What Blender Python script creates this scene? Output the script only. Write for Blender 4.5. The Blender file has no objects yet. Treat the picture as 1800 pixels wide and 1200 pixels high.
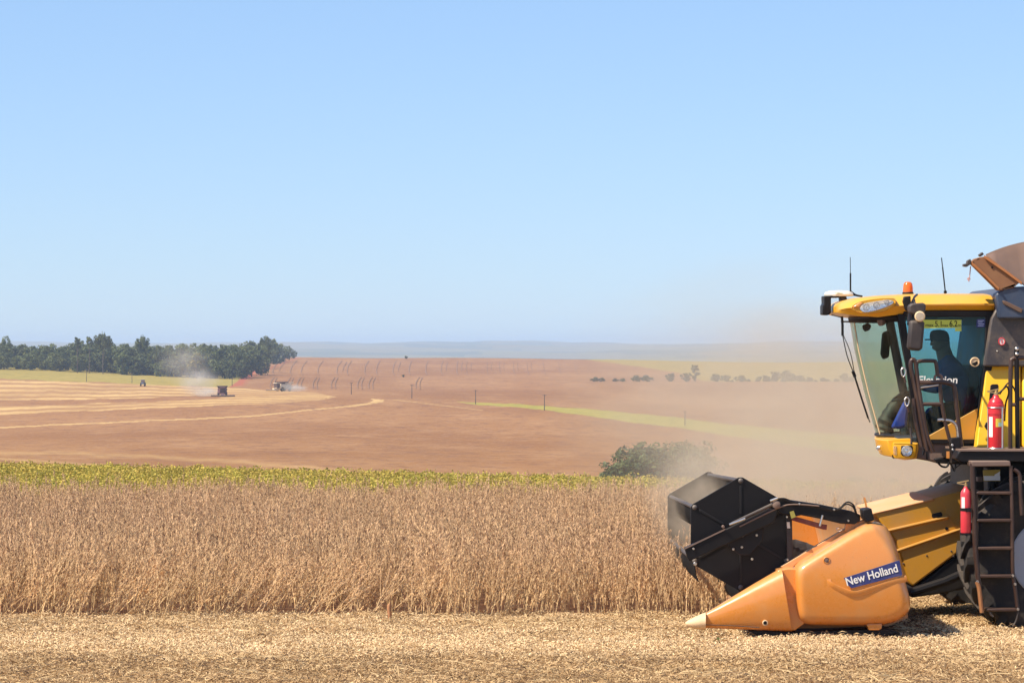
import bpy, bmesh, math, random
import numpy as np
from mathutils import Vector, Matrix
R = math.radians
random.seed(7); RNG = np.random.default_rng(7)
scn = bpy.context.scene
COL = scn.collection

# ------------------------------------------------------------------ camera
F, CX, CY, HC = 5300.0, 900.0, 612.0, 2.92      # focal length in photo pixels, horizon row, eye height (m)
cam_d = bpy.data.cameras.new('camera'); cam = bpy.data.objects.new('camera', cam_d); COL.objects.link(cam)
cam_d.sensor_width = 36.0; cam_d.lens = 36.0 * F / 1800.0
cam_d.clip_start = 0.5; cam_d.clip_end = 60000
cam.location = (0, 0, HC); cam.rotation_euler = (R(90) + math.atan(12.0 / F), 0, 0)
scn.camera = cam

# ------------------------------------------------------------------ sun and sky
SUN_EL, SUN_AZ = 50.0, 27.0         # elevation; azimuth: from the left, swung toward the camera by SUN_AZ
sdir = Vector((-math.cos(R(SUN_EL)) * math.cos(R(SUN_AZ)), -math.cos(R(SUN_EL)) * math.sin(R(SUN_AZ)), math.sin(R(SUN_EL))))
sun_d = bpy.data.lights.new('sun', 'SUN'); sun = bpy.data.objects.new('sun', sun_d); COL.objects.link(sun)
sun_d.energy = 4.9; sun_d.angle = R(0.5); sun_d.color = (1.0, 0.90, 0.74)
sun.rotation_euler = sdir.to_track_quat('Z', 'Y').to_euler()
world = bpy.data.worlds.new('World'); scn.world = world; world.use_nodes = True
wn = world.node_tree; wn.nodes.clear()
sky = wn.nodes.new('ShaderNodeTexSky'); sky.sky_type = 'NISHITA'; sky.sun_disc = False
sky.sun_elevation = R(SUN_EL); sky.sun_rotation = math.atan2(sdir.x, sdir.y)
sky.altitude = 900; sky.air_density = 1.0; sky.dust_density = 0.15; sky.ozone_density = 2.5
hs = wn.nodes.new('ShaderNodeHueSaturation'); hs.inputs['Saturation'].default_value = 1.0
tint = wn.nodes.new('ShaderNodeMix'); tint.data_type = 'RGBA'; tint.blend_type = 'MULTIPLY'; tint.inputs[0].default_value = 1.0; tint.inputs[7].default_value = (1.27, 1.62, 2.15, 1)
gam = wn.nodes.new('ShaderNodeGamma'); gam.inputs[1].default_value = 0.6
bg = wn.nodes.new('ShaderNodeBackground'); bg.inputs[1].default_value = 0.10
wo = wn.nodes.new('ShaderNodeOutputWorld')
wn.links.new(sky.outputs[0], hs.inputs['Color']); wn.links.new(hs.outputs[0], gam.inputs[0]); wn.links.new(gam.outputs[0], tint.inputs[6]); wn.links.new(tint.outputs[2], bg.inputs[0]); wn.links.new(bg.outputs[0], wo.inputs[0])
vs = scn.view_settings; vs.view_transform = 'Standard'; vs.look = 'None'; vs.gamma = 1.0; vs.exposure = 0.6; vs.use_curve_mapping = False
scn.cycles.volume_bounces = 1; scn.cycles.max_bounces = 10; scn.cycles.transparent_max_bounces = 16
scn.cycles.volume_step_rate = 1.0; scn.cycles.volume_max_steps = 256
scn.cycles.use_denoising = True

# ------------------------------------------------------------------ helpers
def P(px, py, D):
    return Vector(((px - CX) * D / F, D, HC - (py - CY) * D / F))

def tag(o, label=None, cat=None, group=None, kind=None):
    if label: o['label'] = label
    if cat: o['category'] = cat
    if group: o['group'] = group
    if kind: o['kind'] = kind
    return o

def empty(name, loc, label=None, cat=None, group=None, rz=0.0):
    o = bpy.data.objects.new(name, None); COL.objects.link(o); o.location = loc; o.rotation_euler.z = rz
    o.empty_display_size = 0.2
    return tag(o, label, cat, group)

def attach(o, parent):
    if parent is not None:
        o.parent = parent
        L = parent.location.copy()
        o.matrix_parent_inverse = Matrix.Translation(-L) if L.length > 0 else Matrix.Identity(4)

class MB:
    def __init__(s): s.v = []; s.f = []
    def add(s, vs, fs):
        n = len(s.v); s.v += [tuple(v) for v in vs]; s.f += [tuple(i + n for i in f) for f in fs]
        return s
    def box(s, x0, x1, y0, y1, z0, z1):
        v = [(x, y, z) for z in (z0, z1) for y in (y0, y1) for x in (x0, x1)]
        return s.add(v, [(0, 2, 3, 1), (4, 5, 7, 6), (0, 1, 5, 4), (2, 6, 7, 3), (0, 4, 6, 2), (1, 3, 7, 5)])
    def obox(s, c, ax, ay, az):      # centre and three half axes
        c = Vector(c)
        v = [c + ax * i + ay * j + az * k for k in (-1, 1) for j in (-1, 1) for i in (-1, 1)]
        return s.add(v, [(0, 2, 3, 1), (4, 5, 7, 6), (0, 1, 5, 4), (2, 6, 7, 3), (0, 4, 6, 2), (1, 3, 7, 5)])
    def prism(s, near, off):
        n = len(near); off = Vector(off)
        v = [Vector(p) for p in near] + [Vector(p) + off for p in near]
        return s.add(v, [tuple(range(n)), tuple(range(2 * n - 1, n - 1, -1))] + [(i, i + n, (i + 1) % n + n, (i + 1) % n) for i in range(n)])
    def pp(s, pts, D0, D1):
        return s.prism([P(x, y, D0) for x, y in pts], (0, D1 - D0, 0))
    def loft(s, rings, closed=True, caps=True):
        n = len(rings[0]); v = [p for r in rings for p in r]; f = []
        m = n if closed else n - 1
        for k in range(len(rings) - 1):
            for i in range(m):
                j = (i + 1) % n
                f.append((k * n + i, k * n + j, (k + 1) * n + j, (k + 1) * n + i))
        if caps and closed:
            f.append(tuple(range(n - 1, -1, -1))); f.append(tuple((len(rings) - 1) * n + i for i in range(n)))
        return s.add(v, f)
    def tube(s, pts, r, n=8, caps=True):
        pts = [Vector(p) for p in pts]; rings = []
        rr = r if isinstance(r, (list, tuple)) else [r] * len(pts)
        up = None
        for i, p in enumerate(pts):
            a = pts[max(i - 1, 0)]; b = pts[min(i + 1, len(pts) - 1)]
            t = (b - a).normalized()
            if up is None:
                up = Vector((0, 0, 1)) if abs(t.z) < 0.9 else Vector((1, 0, 0))
            x = t.cross(up).normalized(); y = x.cross(t).normalized(); up = y
            rings.append([p + (x * math.cos(2 * math.pi * k / n) + y * math.sin(2 * math.pi * k / n)) * rr[i] for k in range(n)])
        return s.loft(rings, True, caps)
    def tp(s, pts, D, r, n=8, smooth=True):
        q = [P(p[0], p[1], p[2] if len(p) > 2 else D) for p in pts]
        return s.tube(catmull(q, 4) if smooth and len(q) > 2 else q, r, n)
    def lathe(s, c, axis, prof, n=24):   # prof: (radius, offset along axis)
        c = Vector(c); t = Vector(axis).normalized()
        up = Vector((0, 0, 1)) if abs(t.z) < 0.9 else Vector((1, 0, 0))
        x = t.cross(up).normalized(); y = x.cross(t).normalized()
        rings = [[c + t * h + (x * math.cos(2 * math.pi * k / n) + y * math.sin(2 * math.pi * k / n)) * r for k in range(n)] for r, h in prof]
        return s.loft(rings, True, True)
    def ball(s, c, rx, ry, rz, n=12, m=8):
        c = Vector(c); rings = []
        for j in range(1, m):
            th = math.pi * j / m
            rings.append([c + Vector((rx * math.sin(th) * math.cos(2 * math.pi * i / n), ry * math.sin(th) * math.sin(2 * math.pi * i / n), rz * math.cos(th))) for i in range(n)])
        return s.loft(rings, True, True)
    def build(s, name, m, parent=None, bevel=0.0, smooth=35, seg=2):
        me = bpy.data.meshes.new(name); me.from_pydata(s.v, [], s.f)
        bm = bmesh.new(); bm.from_mesh(me)
        bmesh.ops.recalc_face_normals(bm, faces=bm.faces[:]); bm.to_mesh(me); bm.free()
        if smooth:
            me.shade_smooth(); me.set_sharp_from_angle(angle=R(smooth))
        me.materials.append(m)
        o = bpy.data.objects.new(name, me); COL.objects.link(o)
        if bevel:
            b = o.modifiers.new('bevel', 'BEVEL'); b.width = bevel; b.segments = seg; b.limit_method = 'ANGLE'; b.angle_limit = R(40); b.use_clamp_overlap = True
        attach(o, parent)
        return o

def catmull(q, k=4):
    out = []
    for i in range(len(q) - 1):
        p0 = q[max(i - 1, 0)]; p1 = q[i]; p2 = q[i + 1]; p3 = q[min(i + 2, len(q) - 1)]
        for j in range(k):
            t = j / k
            out.append(0.5 * ((2 * p1) + (p2 - p0) * t + (2 * p0 - 5 * p1 + 4 * p2 - p3) * t * t + (3 * p1 - p0 - 3 * p2 + p3) * t ** 3))
    out.append(q[-1]); return out

# ------------------------------------------------------------------ materials
def N(nt, typ, **kw):
    n = nt.nodes.new(typ)
    for k, v in kw.items(): setattr(n, k, v)
    return n

def mixc(nt, fac, a, b):
    m = N(nt, 'ShaderNodeMix', data_type='RGBA')
    for s, v in ((m.inputs[0], fac), (m.inputs[6], a), (m.inputs[7], b)):
        if hasattr(v, 'is_output'): nt.links.new(v, s)
        elif isinstance(v, (int, float)): s.default_value = v
        else: s.default_value = (*v, 1)
    return m.outputs[2]

def math_(nt, op, a, b=None, c=None, clamp=False):
    m = N(nt, 'ShaderNodeMath', operation=op); m.use_clamp = clamp
    for s, v in zip(m.inputs, (a, b, c)):
        if v is None: continue
        if hasattr(v, 'is_output'): nt.links.new(v, s)
        else: s.default_value = v
    return m.outputs[0]

def ramp(nt, v, a, b):
    m = N(nt, 'ShaderNodeMapRange', interpolation_type='SMOOTHSTEP'); nt.links.new(v, m.inputs[0])
    m.inputs[1].default_value = a; m.inputs[2].default_value = b
    return m.outputs[0]

def noise(nt, vec, scale, detail=4, rough=0.55):
    n = N(nt, 'ShaderNodeTexNoise'); n.inputs['Scale'].default_value = scale; n.inputs['Detail'].default_value = detail; n.inputs['Roughness'].default_value = rough
    if vec is not None: nt.links.new(vec, n.inputs['Vector'])
    return n.outputs[0]

def base_mat(name):
    m = bpy.data.materials.new(name); m.use_nodes = True
    nt = m.node_tree; return m, nt, nt.nodes['Principled BSDF']

def paint(name, col, rough=0.4, metal=0.0, dust=0.25, dustcol=(0.42, 0.29, 0.17), spec=0.5, scale=3.0, coat=0.0):
    """machine surface: base colour, field dust settled on upward faces and in patches, fine scratches in the gloss"""
    m, nt, b = base_mat(name)
    g = N(nt, 'ShaderNodeNewGeometry'); pos = g.outputs['Position']
    n1 = noise(nt, pos, scale, 6, 0.65); n2 = noise(nt, pos, scale * 9, 4, 0.6)
    sx = N(nt, 'ShaderNodeSeparateXYZ'); nt.links.new(g.outputs['Normal'], sx.inputs[0])
    up = math_(nt, 'MULTIPLY', math_(nt, 'MAXIMUM', sx.outputs[2], 0.0), 0.9)
    f = math_(nt, 'ADD', ramp(nt, n1, 0.42, 0.78), math_(nt, 'MULTIPLY', ramp(nt, n2, 0.5, 0.8), 0.4))
    f = math_(nt, 'MULTIPLY', math_(nt, 'ADD', f, up), dust, clamp=True)
    mp = N(nt, 'ShaderNodeMapping'); nt.links.new(pos, mp.inputs[0]); mp.inputs['Scale'].default_value = (9, 9, 2.2); mp.inputs['Rotation'].default_value = (0, .5, 0)
    scr = ramp(nt, noise(nt, mp.outputs[0], 5.0, 5, 0.75), 0.60, 0.72); spk = ramp(nt, noise(nt, pos, 45.0, 2, 0.5), 0.68, 0.74)
    worn = mixc(nt, math_(nt, 'MULTIPLY', math_(nt, 'ADD', math_(nt, 'MULTIPLY', scr, 0.5), math_(nt, 'MULTIPLY', spk, 0.6)), min(1.0, dust * 1.3)), col, tuple(c * 0.55 for c in dustcol))
    nt.links.new(mixc(nt, f, worn, dustcol), b.inputs['Base Color'])
    nt.links.new(math_(nt, 'ADD', math_(nt, 'MULTIPLY', f, 0.6), math_(nt, 'ADD', math_(nt, 'MULTIPLY', n2, 0.12), rough - 0.06), clamp=True), b.inputs['Roughness'])
    b.inputs['Metallic'].default_value = metal
    b.inputs['Specular IOR Level'].default_value = spec
    b.inputs['Coat Weight'].default_value = coat; b.inputs['Coat Roughness'].default_value = 0.13
    return m

def plain(name, col, rough=0.6, metal=0.0):
    m, nt, b = base_mat(name)
    g = N(nt, 'ShaderNodeNewGeometry')
    n = noise(nt, g.outputs['Position'], 20, 3)
    nt.links.new(mixc(nt, math_(nt, 'MULTIPLY', n, 0.3), col, tuple(c * 0.6 for c in col)), b.inputs['Base Color'])
    b.inputs['Roughness'].default_value = rough; b.inputs['Metallic'].default_value = metal
    return m

def glass(name, tint, gloss=0.06):
    m = bpy.data.materials.new(name); m.use_nodes = True; nt = m.node_tree; nt.nodes.clear()
    t = N(nt, 'ShaderNodeBsdfTransparent'); t.inputs[0].default_value = (*tint, 1)
    g = N(nt, 'ShaderNodeBsdfGlossy'); g.inputs['Roughness'].default_value = 0.04; g.inputs[0].default_value = (0.9, 0.95, 0.95, 1)
    d = N(nt, 'ShaderNodeBsdfDiffuse'); d.inputs[0].default_value = (0.50, 0.40, 0.27, 1)
    ge = N(nt, 'ShaderNodeNewGeometry')
    nz = ramp(nt, noise(nt, ge.outputs['Position'], 3.0, 6, 0.7), 0.35, 0.85)
    lw = N(nt, 'ShaderNodeLayerWeight'); lw.inputs[0].default_value = 0.5
    fr_ = math_(nt, 'MULTIPLY_ADD', math_(nt, 'POWER', lw.outputs['Facing'], 5.0), 0.80, 0.018)
    a = N(nt, 'ShaderNodeMixShader'); nt.links.new(math_(nt, 'MULTIPLY', nz, gloss), a.inputs[0]); nt.links.new(t.outputs[0], a.inputs[1]); nt.links.new(d.outputs[0], a.inputs[2])
    c = N(nt, 'ShaderNodeMixShader'); nt.links.new(fr_, c.inputs[0]); nt.links.new(a.outputs[0], c.inputs[1]); nt.links.new(g.outputs[0], c.inputs[2])
    o = N(nt, 'ShaderNodeOutputMaterial'); nt.links.new(c.outputs[0], o.inputs[0])
    return m

def attr_mat(name, attr='col', rough=0.75, transl=0.0, var=0.35, hue=None, pos_noise=None):
    """leaf/straw material: colour from the mesh's own colour attribute, varied per instance"""
    m, nt, b = base_mat(name)
    a = N(nt, 'ShaderNodeAttribute', attribute_name=attr)
    oi = N(nt, 'ShaderNodeObjectInfo')
    v = math_(nt, 'ADD', math_(nt, 'MULTIPLY', oi.outputs['Random'], var), 1 - var / 2)
    mm = N(nt, 'ShaderNodeMix', data_type='RGBA', blend_type='MULTIPLY'); mm.inputs[0].default_value = 1
    cc = N(nt, 'ShaderNodeCombineColor'); [nt.links.new(v, cc.inputs[i]) for i in range(3)]
    nt.links.new(a.outputs['Color'], mm.inputs[6]); nt.links.new(cc.outputs[0], mm.inputs[7])
    out = mm.outputs[2]
    if pos_noise:
        sc, c2, lo, hi, amt = pos_noise
        g = N(nt, 'ShaderNodeNewGeometry')
        out = mixc(nt, math_(nt, 'MULTIPLY', ramp(nt, noise(nt, g.outputs['Position'], sc, 4), lo, hi), amt), out, c2)
    nt.links.new(out, b.inputs['Base Color']); b.inputs['Roughness'].default_value = rough
    b.inputs['Specular IOR Level'].default_value = 0.25
    if transl:
        t = N(nt, 'ShaderNodeBsdfTranslucent'); nt.links.new(out, t.inputs[0])
        mx = N(nt, 'ShaderNodeMixShader'); mx.inputs[0].default_value = transl
        nt.links.new(b.outputs[0], mx.inputs[1]); nt.links.new(t.outputs[0], mx.inputs[2]); nt.links.new(mx.outputs[0], nt.nodes['Material Output'].inputs[0])
    return m

YEL_LIT = paint('sunlit_yellow_paint', (0.90, 0.50, 0.012), 0.35, dust=0.15, coat=0.2)  # brighter copy of the yellow paint, sunlight on the panels put into its colour
YEL = paint('yellow_paint', (0.84, 0.41, 0.012), 0.32, dust=0.22, coat=0.2)
ORGD = paint('dusty_orange_sheet', (0.66, 0.30, 0.10), 0.55, dust=0.65, dustcol=(0.60, 0.38, 0.22))
ORG = paint('orange_plastic', (0.69, 0.25, 0.042), 0.27, dust=0.38, dustcol=(0.62, 0.36, 0.16), coat=0.75)
FEED = paint('feeder_paint', (0.54, 0.25, 0.018), 0.40, dust=0.35, dustcol=(0.36, 0.22, 0.10))
CREAM = paint('worn_plastic', (0.80, 0.58, 0.34), 0.5, dust=0.3)
BLK = paint('black_paint', (0.007, 0.006, 0.007), 0.45, dust=0.035, dustcol=(0.16, 0.12, 0.09), spec=0.25)
BLKP = paint('black_plastic', (0.010, 0.009, 0.010), 0.5, dust=0.06, dustcol=(0.2, 0.15, 0.1), spec=0.3)
DGRY = paint('dark_grey_plastic', (0.034, 0.026, 0.026), 0.5, dust=0.25, dustcol=(0.25, 0.19, 0.14))
BRNZ = paint('brown_rail_paint', (0.042, 0.021, 0.016), 0.33, dust=0.17, dustcol=(0.30, 0.18, 0.12))
SKIRT = paint('skirt_paint', (0.16, 0.105, 0.085), 0.55, dust=0.35, dustcol=(0.33, 0.22, 0.15))
BLUEG = paint('blue_grey_paint', (0.035, 0.055, 0.10), 0.42, dust=0.2, dustcol=(0.26, 0.22, 0.19))
RIMG = paint('rim_paint', (0.30, 0.33, 0.38), 0.5, dust=0.4, dustcol=(0.30, 0.26, 0.24))
RUST = paint('rusty_brown_sheet', (0.24, 0.105, 0.045), 0.6, dust=0.35, dustcol=(0.32, 0.18, 0.09))
RUST2 = paint('rusty_dark_sheet', (0.13, 0.075, 0.050), 0.65, dust=0.45, dustcol=(0.22, 0.13, 0.09))
RUBBER = paint('rubber', (0.014, 0.012, 0.011), 0.85, dust=0.30, dustcol=(0.17, 0.13, 0.10), scale=6)
STEEL = paint('bare_steel', (0.62, 0.60, 0.57), 0.28, metal=1.0, dust=0.15)
RED = paint('red_enamel', (0.62, 0.018, 0.030), 0.28, dust=0.12, dustcol=(0.55, 0.14, 0.10), coat=0.3)
REDD = paint('dark_red_paint', (0.16, 0.012, 0.012), 0.4, dust=0.2)
BLUEDEC = paint('blue_decal', (0.016, 0.028, 0.15), 0.4, dust=0.22, dustcol=(0.40, 0.35, 0.38))
WHT = paint('white_print', (0.80, 0.78, 0.74), 0.5, dust=0.15)
WHTP = paint('white_plastic', (0.84, 0.80, 0.70), 0.4, dust=0.2)
LIME = paint('lime_sticker', (0.62, 0.68, 0.08), 0.5, dust=0.05)
INT = plain('cab_trim', (0.018, 0.030, 0.040), 0.7)
INTB = plain('cab_pillar', (0.025, 0.045, 0.075), 0.5)
SEAT = plain('seat_cloth', (0.012, 0.018, 0.026), 0.85)
BLUECL = plain('blue_cloth', (0.015, 0.05, 0.42), 0.7)
WGLASS = glass('windscreen_glass', (0.66, 0.79, 0.72), 0.14)
DGLASS = glass('door_glass', (0.62, 0.83, 0.88), 0.012)
AMBER = None
def clear_plastic(name, col, rough=0.1, trans=0.7):
    m, nt, b = base_mat(name)
    b.inputs['Base Color'].default_value = (*col, 1); b.inputs['Roughness'].default_value = rough
    b.inputs['Transmission Weight'].default_value = trans; b.inputs['IOR'].default_value = 1.45
    return m
AMBER = clear_plastic('amber_lens', (1.0, 0.22, 0.03), 0.12, 0.45)
LENS = clear_plastic('clear_lens', (0.95, 0.95, 0.95), 0.05, 0.85)
MIRR, _nt, _b = base_mat('reflector'); _b.inputs['Base Color'].default_value = (0.85, 0.85, 0.85, 1); _b.inputs['Metallic'].default_value = 1; _b.inputs['Roughness'].default_value = 0.18

# ------------------------------------------------------------------ terrain
KD = np.array([110, 200, 300, 420, 600, 850, 1100, 1350, 1550, 1800, 2150, 2600, 2900, 4000, 6000, 8000, 10000, 12500, 15000, 18000], float)
KX = np.array([0, 450, 900, 1350, 1800], float)
KY = np.array([[905] * 5, [900] * 5, [858, 862, 866, 870, 872], [814, 824, 834, 843, 848], [785, 786, 792, 800, 806],
               [745, 742, 746, 757, 765], [706, 701, 709, 723, 730], [678, 683, 689, 700, 706], [657, 669, 677, 684, 688],
               [641, 653, 663, 671, 673], [631, 640, 647, 655, 658], [624, 627, 631, 636, 639], [627, 630, 634, 639, 642],
               [650] * 5, [648] * 5, [636] * 5, [626] * 5, [614] * 5, [606] * 5, [603.5] * 5], float)
KZ = HC - (KY - CY) * KD[:, None] / F

def terrain(X, Y):
    X = np.asarray(X, float); Y = np.asarray(Y, float)
    Yc = np.maximum(Y, -40.0)
    near = -0.02 * (Yc - 30) - 0.018 * X * np.clip((Yc - 58) / 15, 0, 1.3)
    near = near - np.where(Yc > 77, 0.0011 * (Yc - 77) ** 2, 0)
    px = np.clip(CX + F * X / np.maximum(Y, 60), 0, 1800)
    # two-way interpolation of the height table (smooth in log distance)
    lk = np.log(KD); ly = np.log(np.clip(Y, 110, 18000))
    i = np.clip(np.searchsorted(lk, ly) - 1, 0, len(lk) - 2); t = np.clip((ly - lk[i]) / (lk[i + 1] - lk[i]), 0, 1)
    j = np.clip((px / 450).astype(int), 0, 3); u = px / 450 - j; u = u * u * (3 - 2 * u)
    def row(k):
        k = np.clip(k, 0, len(lk) - 1); return KZ[k, j] * (1 - u) + KZ[k, j + 1] * u
    p1, p2 = row(i), row(i + 1)
    h = lk[i + 1] - lk[i]
    m1 = (p2 - row(i - 1)) / (lk[i + 1] - lk[np.maximum(i - 1, 0)]) * h
    m2 = (row(i + 2) - p1) / (lk[np.minimum(i + 2, len(lk) - 1)] - lk[i]) * h
    far = (2 * t**3 - 3 * t**2 + 1) * p1 + (t**3 - 2 * t**2 + t) * m1 + (-2 * t**3 + 3 * t**2) * p2 + (t**3 - t**2) * m2
    w = np.clip((Y - 80) / 40, 0, 1); w = w * w * (3 - 2 * w)
    hills = np.clip((Y - 6500) / 2500, 0, 1) * (9 * np.sin(X / 610 + Y / 900) * np.sin(Y / 700 - X / 1500) + 7 * np.sin(X / 260 + 1.3 * np.sin(Y / 400)) * np.sin(Y / 350) + 4 * np.sin(X / 121 + Y / 190)) * np.clip(Y / 12000, 0.4, 1.2)
    und = np.clip((Y - 500) / 500, 0, 1) * (0.5 * np.sin(X / 60 + Y / 130) + 0.35 * np.sin(X / 31 - Y / 77))
    micro = np.where(Y < 80, 0.018 * np.sin(X * 2.1 + Y * 1.3) * np.sin(Y * 2.7 - X * 0.8), 0)
    return near * (1 - w) + far * w + hills + und + micro

def gz(x, y): return float(terrain(x, y))

def ground_at(px, py, lo=330, hi=2700):
    D = np.linspace(lo, hi, 2400); z = terrain((px - CX) * D / F, D); y = CY + (HC - z) * F / D
    k = np.argmax(y <= py) if np.any(y <= py) else len(D) - 1
    return Vector(((px - CX) * D[k] / F, D[k], z[k]))

def inpoly(px, py, poly):
    poly = np.array(poly, float); n = len(poly); r = np.zeros(px.shape, bool)
    for a in range(n):
        x1, y1 = poly[a]; x2, y2 = poly[(a + 1) % n]
        c = ((y1 > py) != (y2 > py)); 
        with np.errstate(divide='ignore', invalid='ignore'):
            xi = (x2 - x1) * (py - y1) / (y2 - y1) + x1
        r ^= c & (px < xi)
    return r

def ground_sheet():
    rows = list(np.arange(-40, 20, 6)) + list(np.arange(20, 84, 0.8)) + list(np.geomspace(84, 380, 50)) + list(np.geomspace(384, 2750, 330)) + list(np.geomspace(2790, 18000, 110))
    rows = np.array(rows)
    u = np.concatenate([np.linspace(-0.6, -0.19, 60), np.linspace(-0.188, 0.188, 620), np.linspace(0.19, 0.6, 60)])
    Yg, Ug = np.meshgrid(rows, u, indexing='ij')
    Xg = Ug * (np.maximum(Yg, 0) + 60 * np.exp(-np.maximum(Yg, 0) / 150.0))
    Zg = terrain(Xg, Yg)
    nr, nc = Yg.shape
    co = np.stack([Xg, Yg, Zg], -1).reshape(-1, 3)
    idx = np.arange(nr * nc).reshape(nr, nc)
    quads = np.stack([idx[:-1, :-1], idx[:-1, 1:], idx[1:, 1:], idx[1:, :-1]], -1).reshape(-1, 4)
    me = bpy.data.meshes.new('ground')
    me.vertices.add(len(co)); me.vertices.foreach_set('co', co.ravel())
    me.loops.add(quads.size); me.loops.foreach_set('vertex_index', quads.ravel().astype(np.int32))
    me.polygons.add(len(quads)); me.polygons.foreach_set('loop_start', np.arange(0, quads.size, 4, dtype=np.int32))
    me.update(); me.validate(); me.shade_smooth()
    # field map: which crop stands where (map positions taken along the bearing of each point)
    X, Y, Z = co.T; far = Y > 330
    Yf = np.maximum(Y, 330); px = CX + F * X / Yf; py = CY + (HC - Z) * F / Yf
    wob = 1.2 * np.sin(px / 23.0) + 0.8 * np.sin(px / 9.0 + 1)
    pyw = py + wob * 0.5
    pale = inpoly(px, pyw, [(-900, 640), (0, 643), (434, 650), (412, 680), (300, 678), (200, 673), (0, 666), (-900, 662)])
    yt = np.interp(px, [-900, 0, 150, 300, 430, 560, 592], [668, 668, 672, 677, 683, 691, 697]) + wob * 0.4
    yb = np.interp(px, [-900, 0, 200, 350, 500, 560, 592], [735, 729, 720, 714, 708, 703, 697]) + wob * 0.4
    t = (py - yt) / np.maximum(yb - yt, 0.5)
    inside = (t > 0) & (t < 1) & (px < 592)
    inl = inpoly(px, pyw, [(-900, 712), (0, 704), (200, 701), (372, 695), (392, 698), (320, 704), (0, 714), (-900, 722)])
    stub = inside & ~inl
    nz = np.sin(px / 37.0) * 0.6 + np.sin(px / 91.0 + 2) * 0.8
    stripe = 0.5 + 0.5 * np.sin((t * 7.5 + 0.10 * nz) * 2 * math.pi)
    stripe = stripe ** 0.7 * (0.75 + 0.25 * np.sin(px / 55.0 + t * 9))
    stub_v = np.where(stub, 0.12 + 0.88 * stripe, 0.0)
    ln = np.interp(px, [-900, 0, 200, 430, 590, 650, 676], [770, 751, 742, 732, 716, 709, 704]) + wob * 0.3
    line = (np.abs(py - ln) < np.interp(px, [0, 600, 676], [1.3, 1.1, 2.2])) & (px < 676)
    tip = inpoly(px, py, [(640, 711), (676, 703), (650, 700), (656, 704)])
    ln2 = np.interp(px, [700, 850], [703, 721]); line2 = (np.abs(py - ln2) < 0.8) & (px > 690) & (px < 850)
    stub_v = np.maximum(stub_v, np.where(line, 0.7, 0)); stub_v = np.maximum(stub_v, np.where(tip, 0.9, 0)); stub_v = np.maximum(stub_v, np.where(line2, 0.4, 0))
    ln3 = np.interp(px, [-900, 130, 300, 450, 600], [785, 797, 804, 814, 828]) + 2 * wob * .5; w3 = np.exp(-((py - ln3) / 3.5) ** 2) * ((px < 610)); stub_v = np.maximum(stub_v, w3 * .32)
    ln4 = np.interp(px, [-900, 0, 180, 420], [800, 806, 817, 838]); stub_v = np.maximum(stub_v, np.exp(-((py - ln4) / 2.0) ** 2) * (px < 420) * .4)
    band = inpoly(px, pyw, [(800, 705), (960, 713), (1130, 727), (1300, 747), (1540, 769), (2600, 850), (2600, 905), (1540, 803), (1350, 776), (1200, 753), (1060, 735), (960, 720), (840, 711)])
    upper = inpoly(px, pyw, [(1010, 630), (3400, 600), (3400, 690), (1800, 672), (1240, 670), (1190, 655), (1120, 643)])
    red = inpoly(px, py, [(434, 653), (452, 651), (444, 660), (432, 668), (426, 677), (402, 681), (420, 668)])
    redd = inpoly(px, py, [(500, 636), (524, 626), (530, 628), (470, 652), (440, 668), (430, 679), (424, 679), (440, 655)])
    green = np.where(pale, 0.75, 0) + np.where(band, 1.0, 0) + np.where(upper, 0.65, 0)
    red_v = np.where(red, 1.0, 0) + np.where(redd & ~red, 0.35, 0)
    beyond = (Y > 4500)
    cx, cy = X / 260.0, Y / 520.0
    cell = np.sin(np.floor(cx + 0.6 * np.sin(cy * 2)) * 12.9898 + np.floor(cy) * 78.233) * 43758.5453; cell -= np.floor(cell)
    green = np.where(beyond, np.where(cell > 0.5, 0.8, 0.6), np.where(far, green, 0)); stub_v = np.where(far & ~beyond, stub_v, np.where(beyond, (cell < 0.15) * 0.0, 0)); red_v = np.where(far & ~beyond, red_v, 0)
    wood = np.where(beyond, np.where(cell > 0.72, 0.75, 0.35), 0)
    dat = np.stack([green, stub_v, red_v, wood], -1).astype(np.float32)
    a = me.attributes.new('field', 'FLOAT_COLOR', 'POINT'); a.data.foreach_set('color', dat.ravel())
    m, nt, b = base_mat('field_ground')
    g = N(nt, 'ShaderNodeNewGeometry'); pos = g.outputs['Position']
    sp = N(nt, 'ShaderNodeSeparateXYZ'); nt.links.new(pos, sp.inputs[0]); yy = sp.outputs[1]
    at = N(nt, 'ShaderNodeAttribute', attribute_name='field'); sc = N(nt, 'ShaderNodeSeparateColor'); nt.links.new(at.outputs['Color'], sc.inputs[0])
    mp = N(nt, 'ShaderNodeMapping'); nt.links.new(pos, mp.inputs[0]); mp.inputs['Scale'].default_value = (1.0, 0.35, 1.0)
    nA = noise(nt, mp.outputs[0], 0.012, 5, 0.6); nB = noise(nt, mp.outputs[0], 0.22, 4, 0.7); nC = noise(nt, pos, 0.9, 3, 0.7)
    nD = noise(nt, mp.outputs[0], 0.05, 6, 0.7)
    brown = mixc(nt, ramp(nt, nA, 0.35, 0.68), (0.252, 0.116, 0.042), (0.335, 0.172, 0.070))
    brown = mixc(nt, math_(nt, 'MULTIPLY', ramp(nt, nD, 0.48, 0.70), 0.7), brown, (0.385, 0.212, 0.094))
    brown = mixc(nt, ramp(nt, nB, 0.45, 0.75), brown, (0.195, 0.095, 0.050))
    brown = mixc(nt, math_(nt, 'MULTIPLY', ramp(nt, nC, 0.5, 0.7), 0.6), brown, (0.42, 0.27, 0.17))
    grn = mixc(nt, ramp(nt, nB, 0.35, 0.7), (0.36, 0.29, 0.065), (0.27, 0.24, 0.05))
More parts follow.
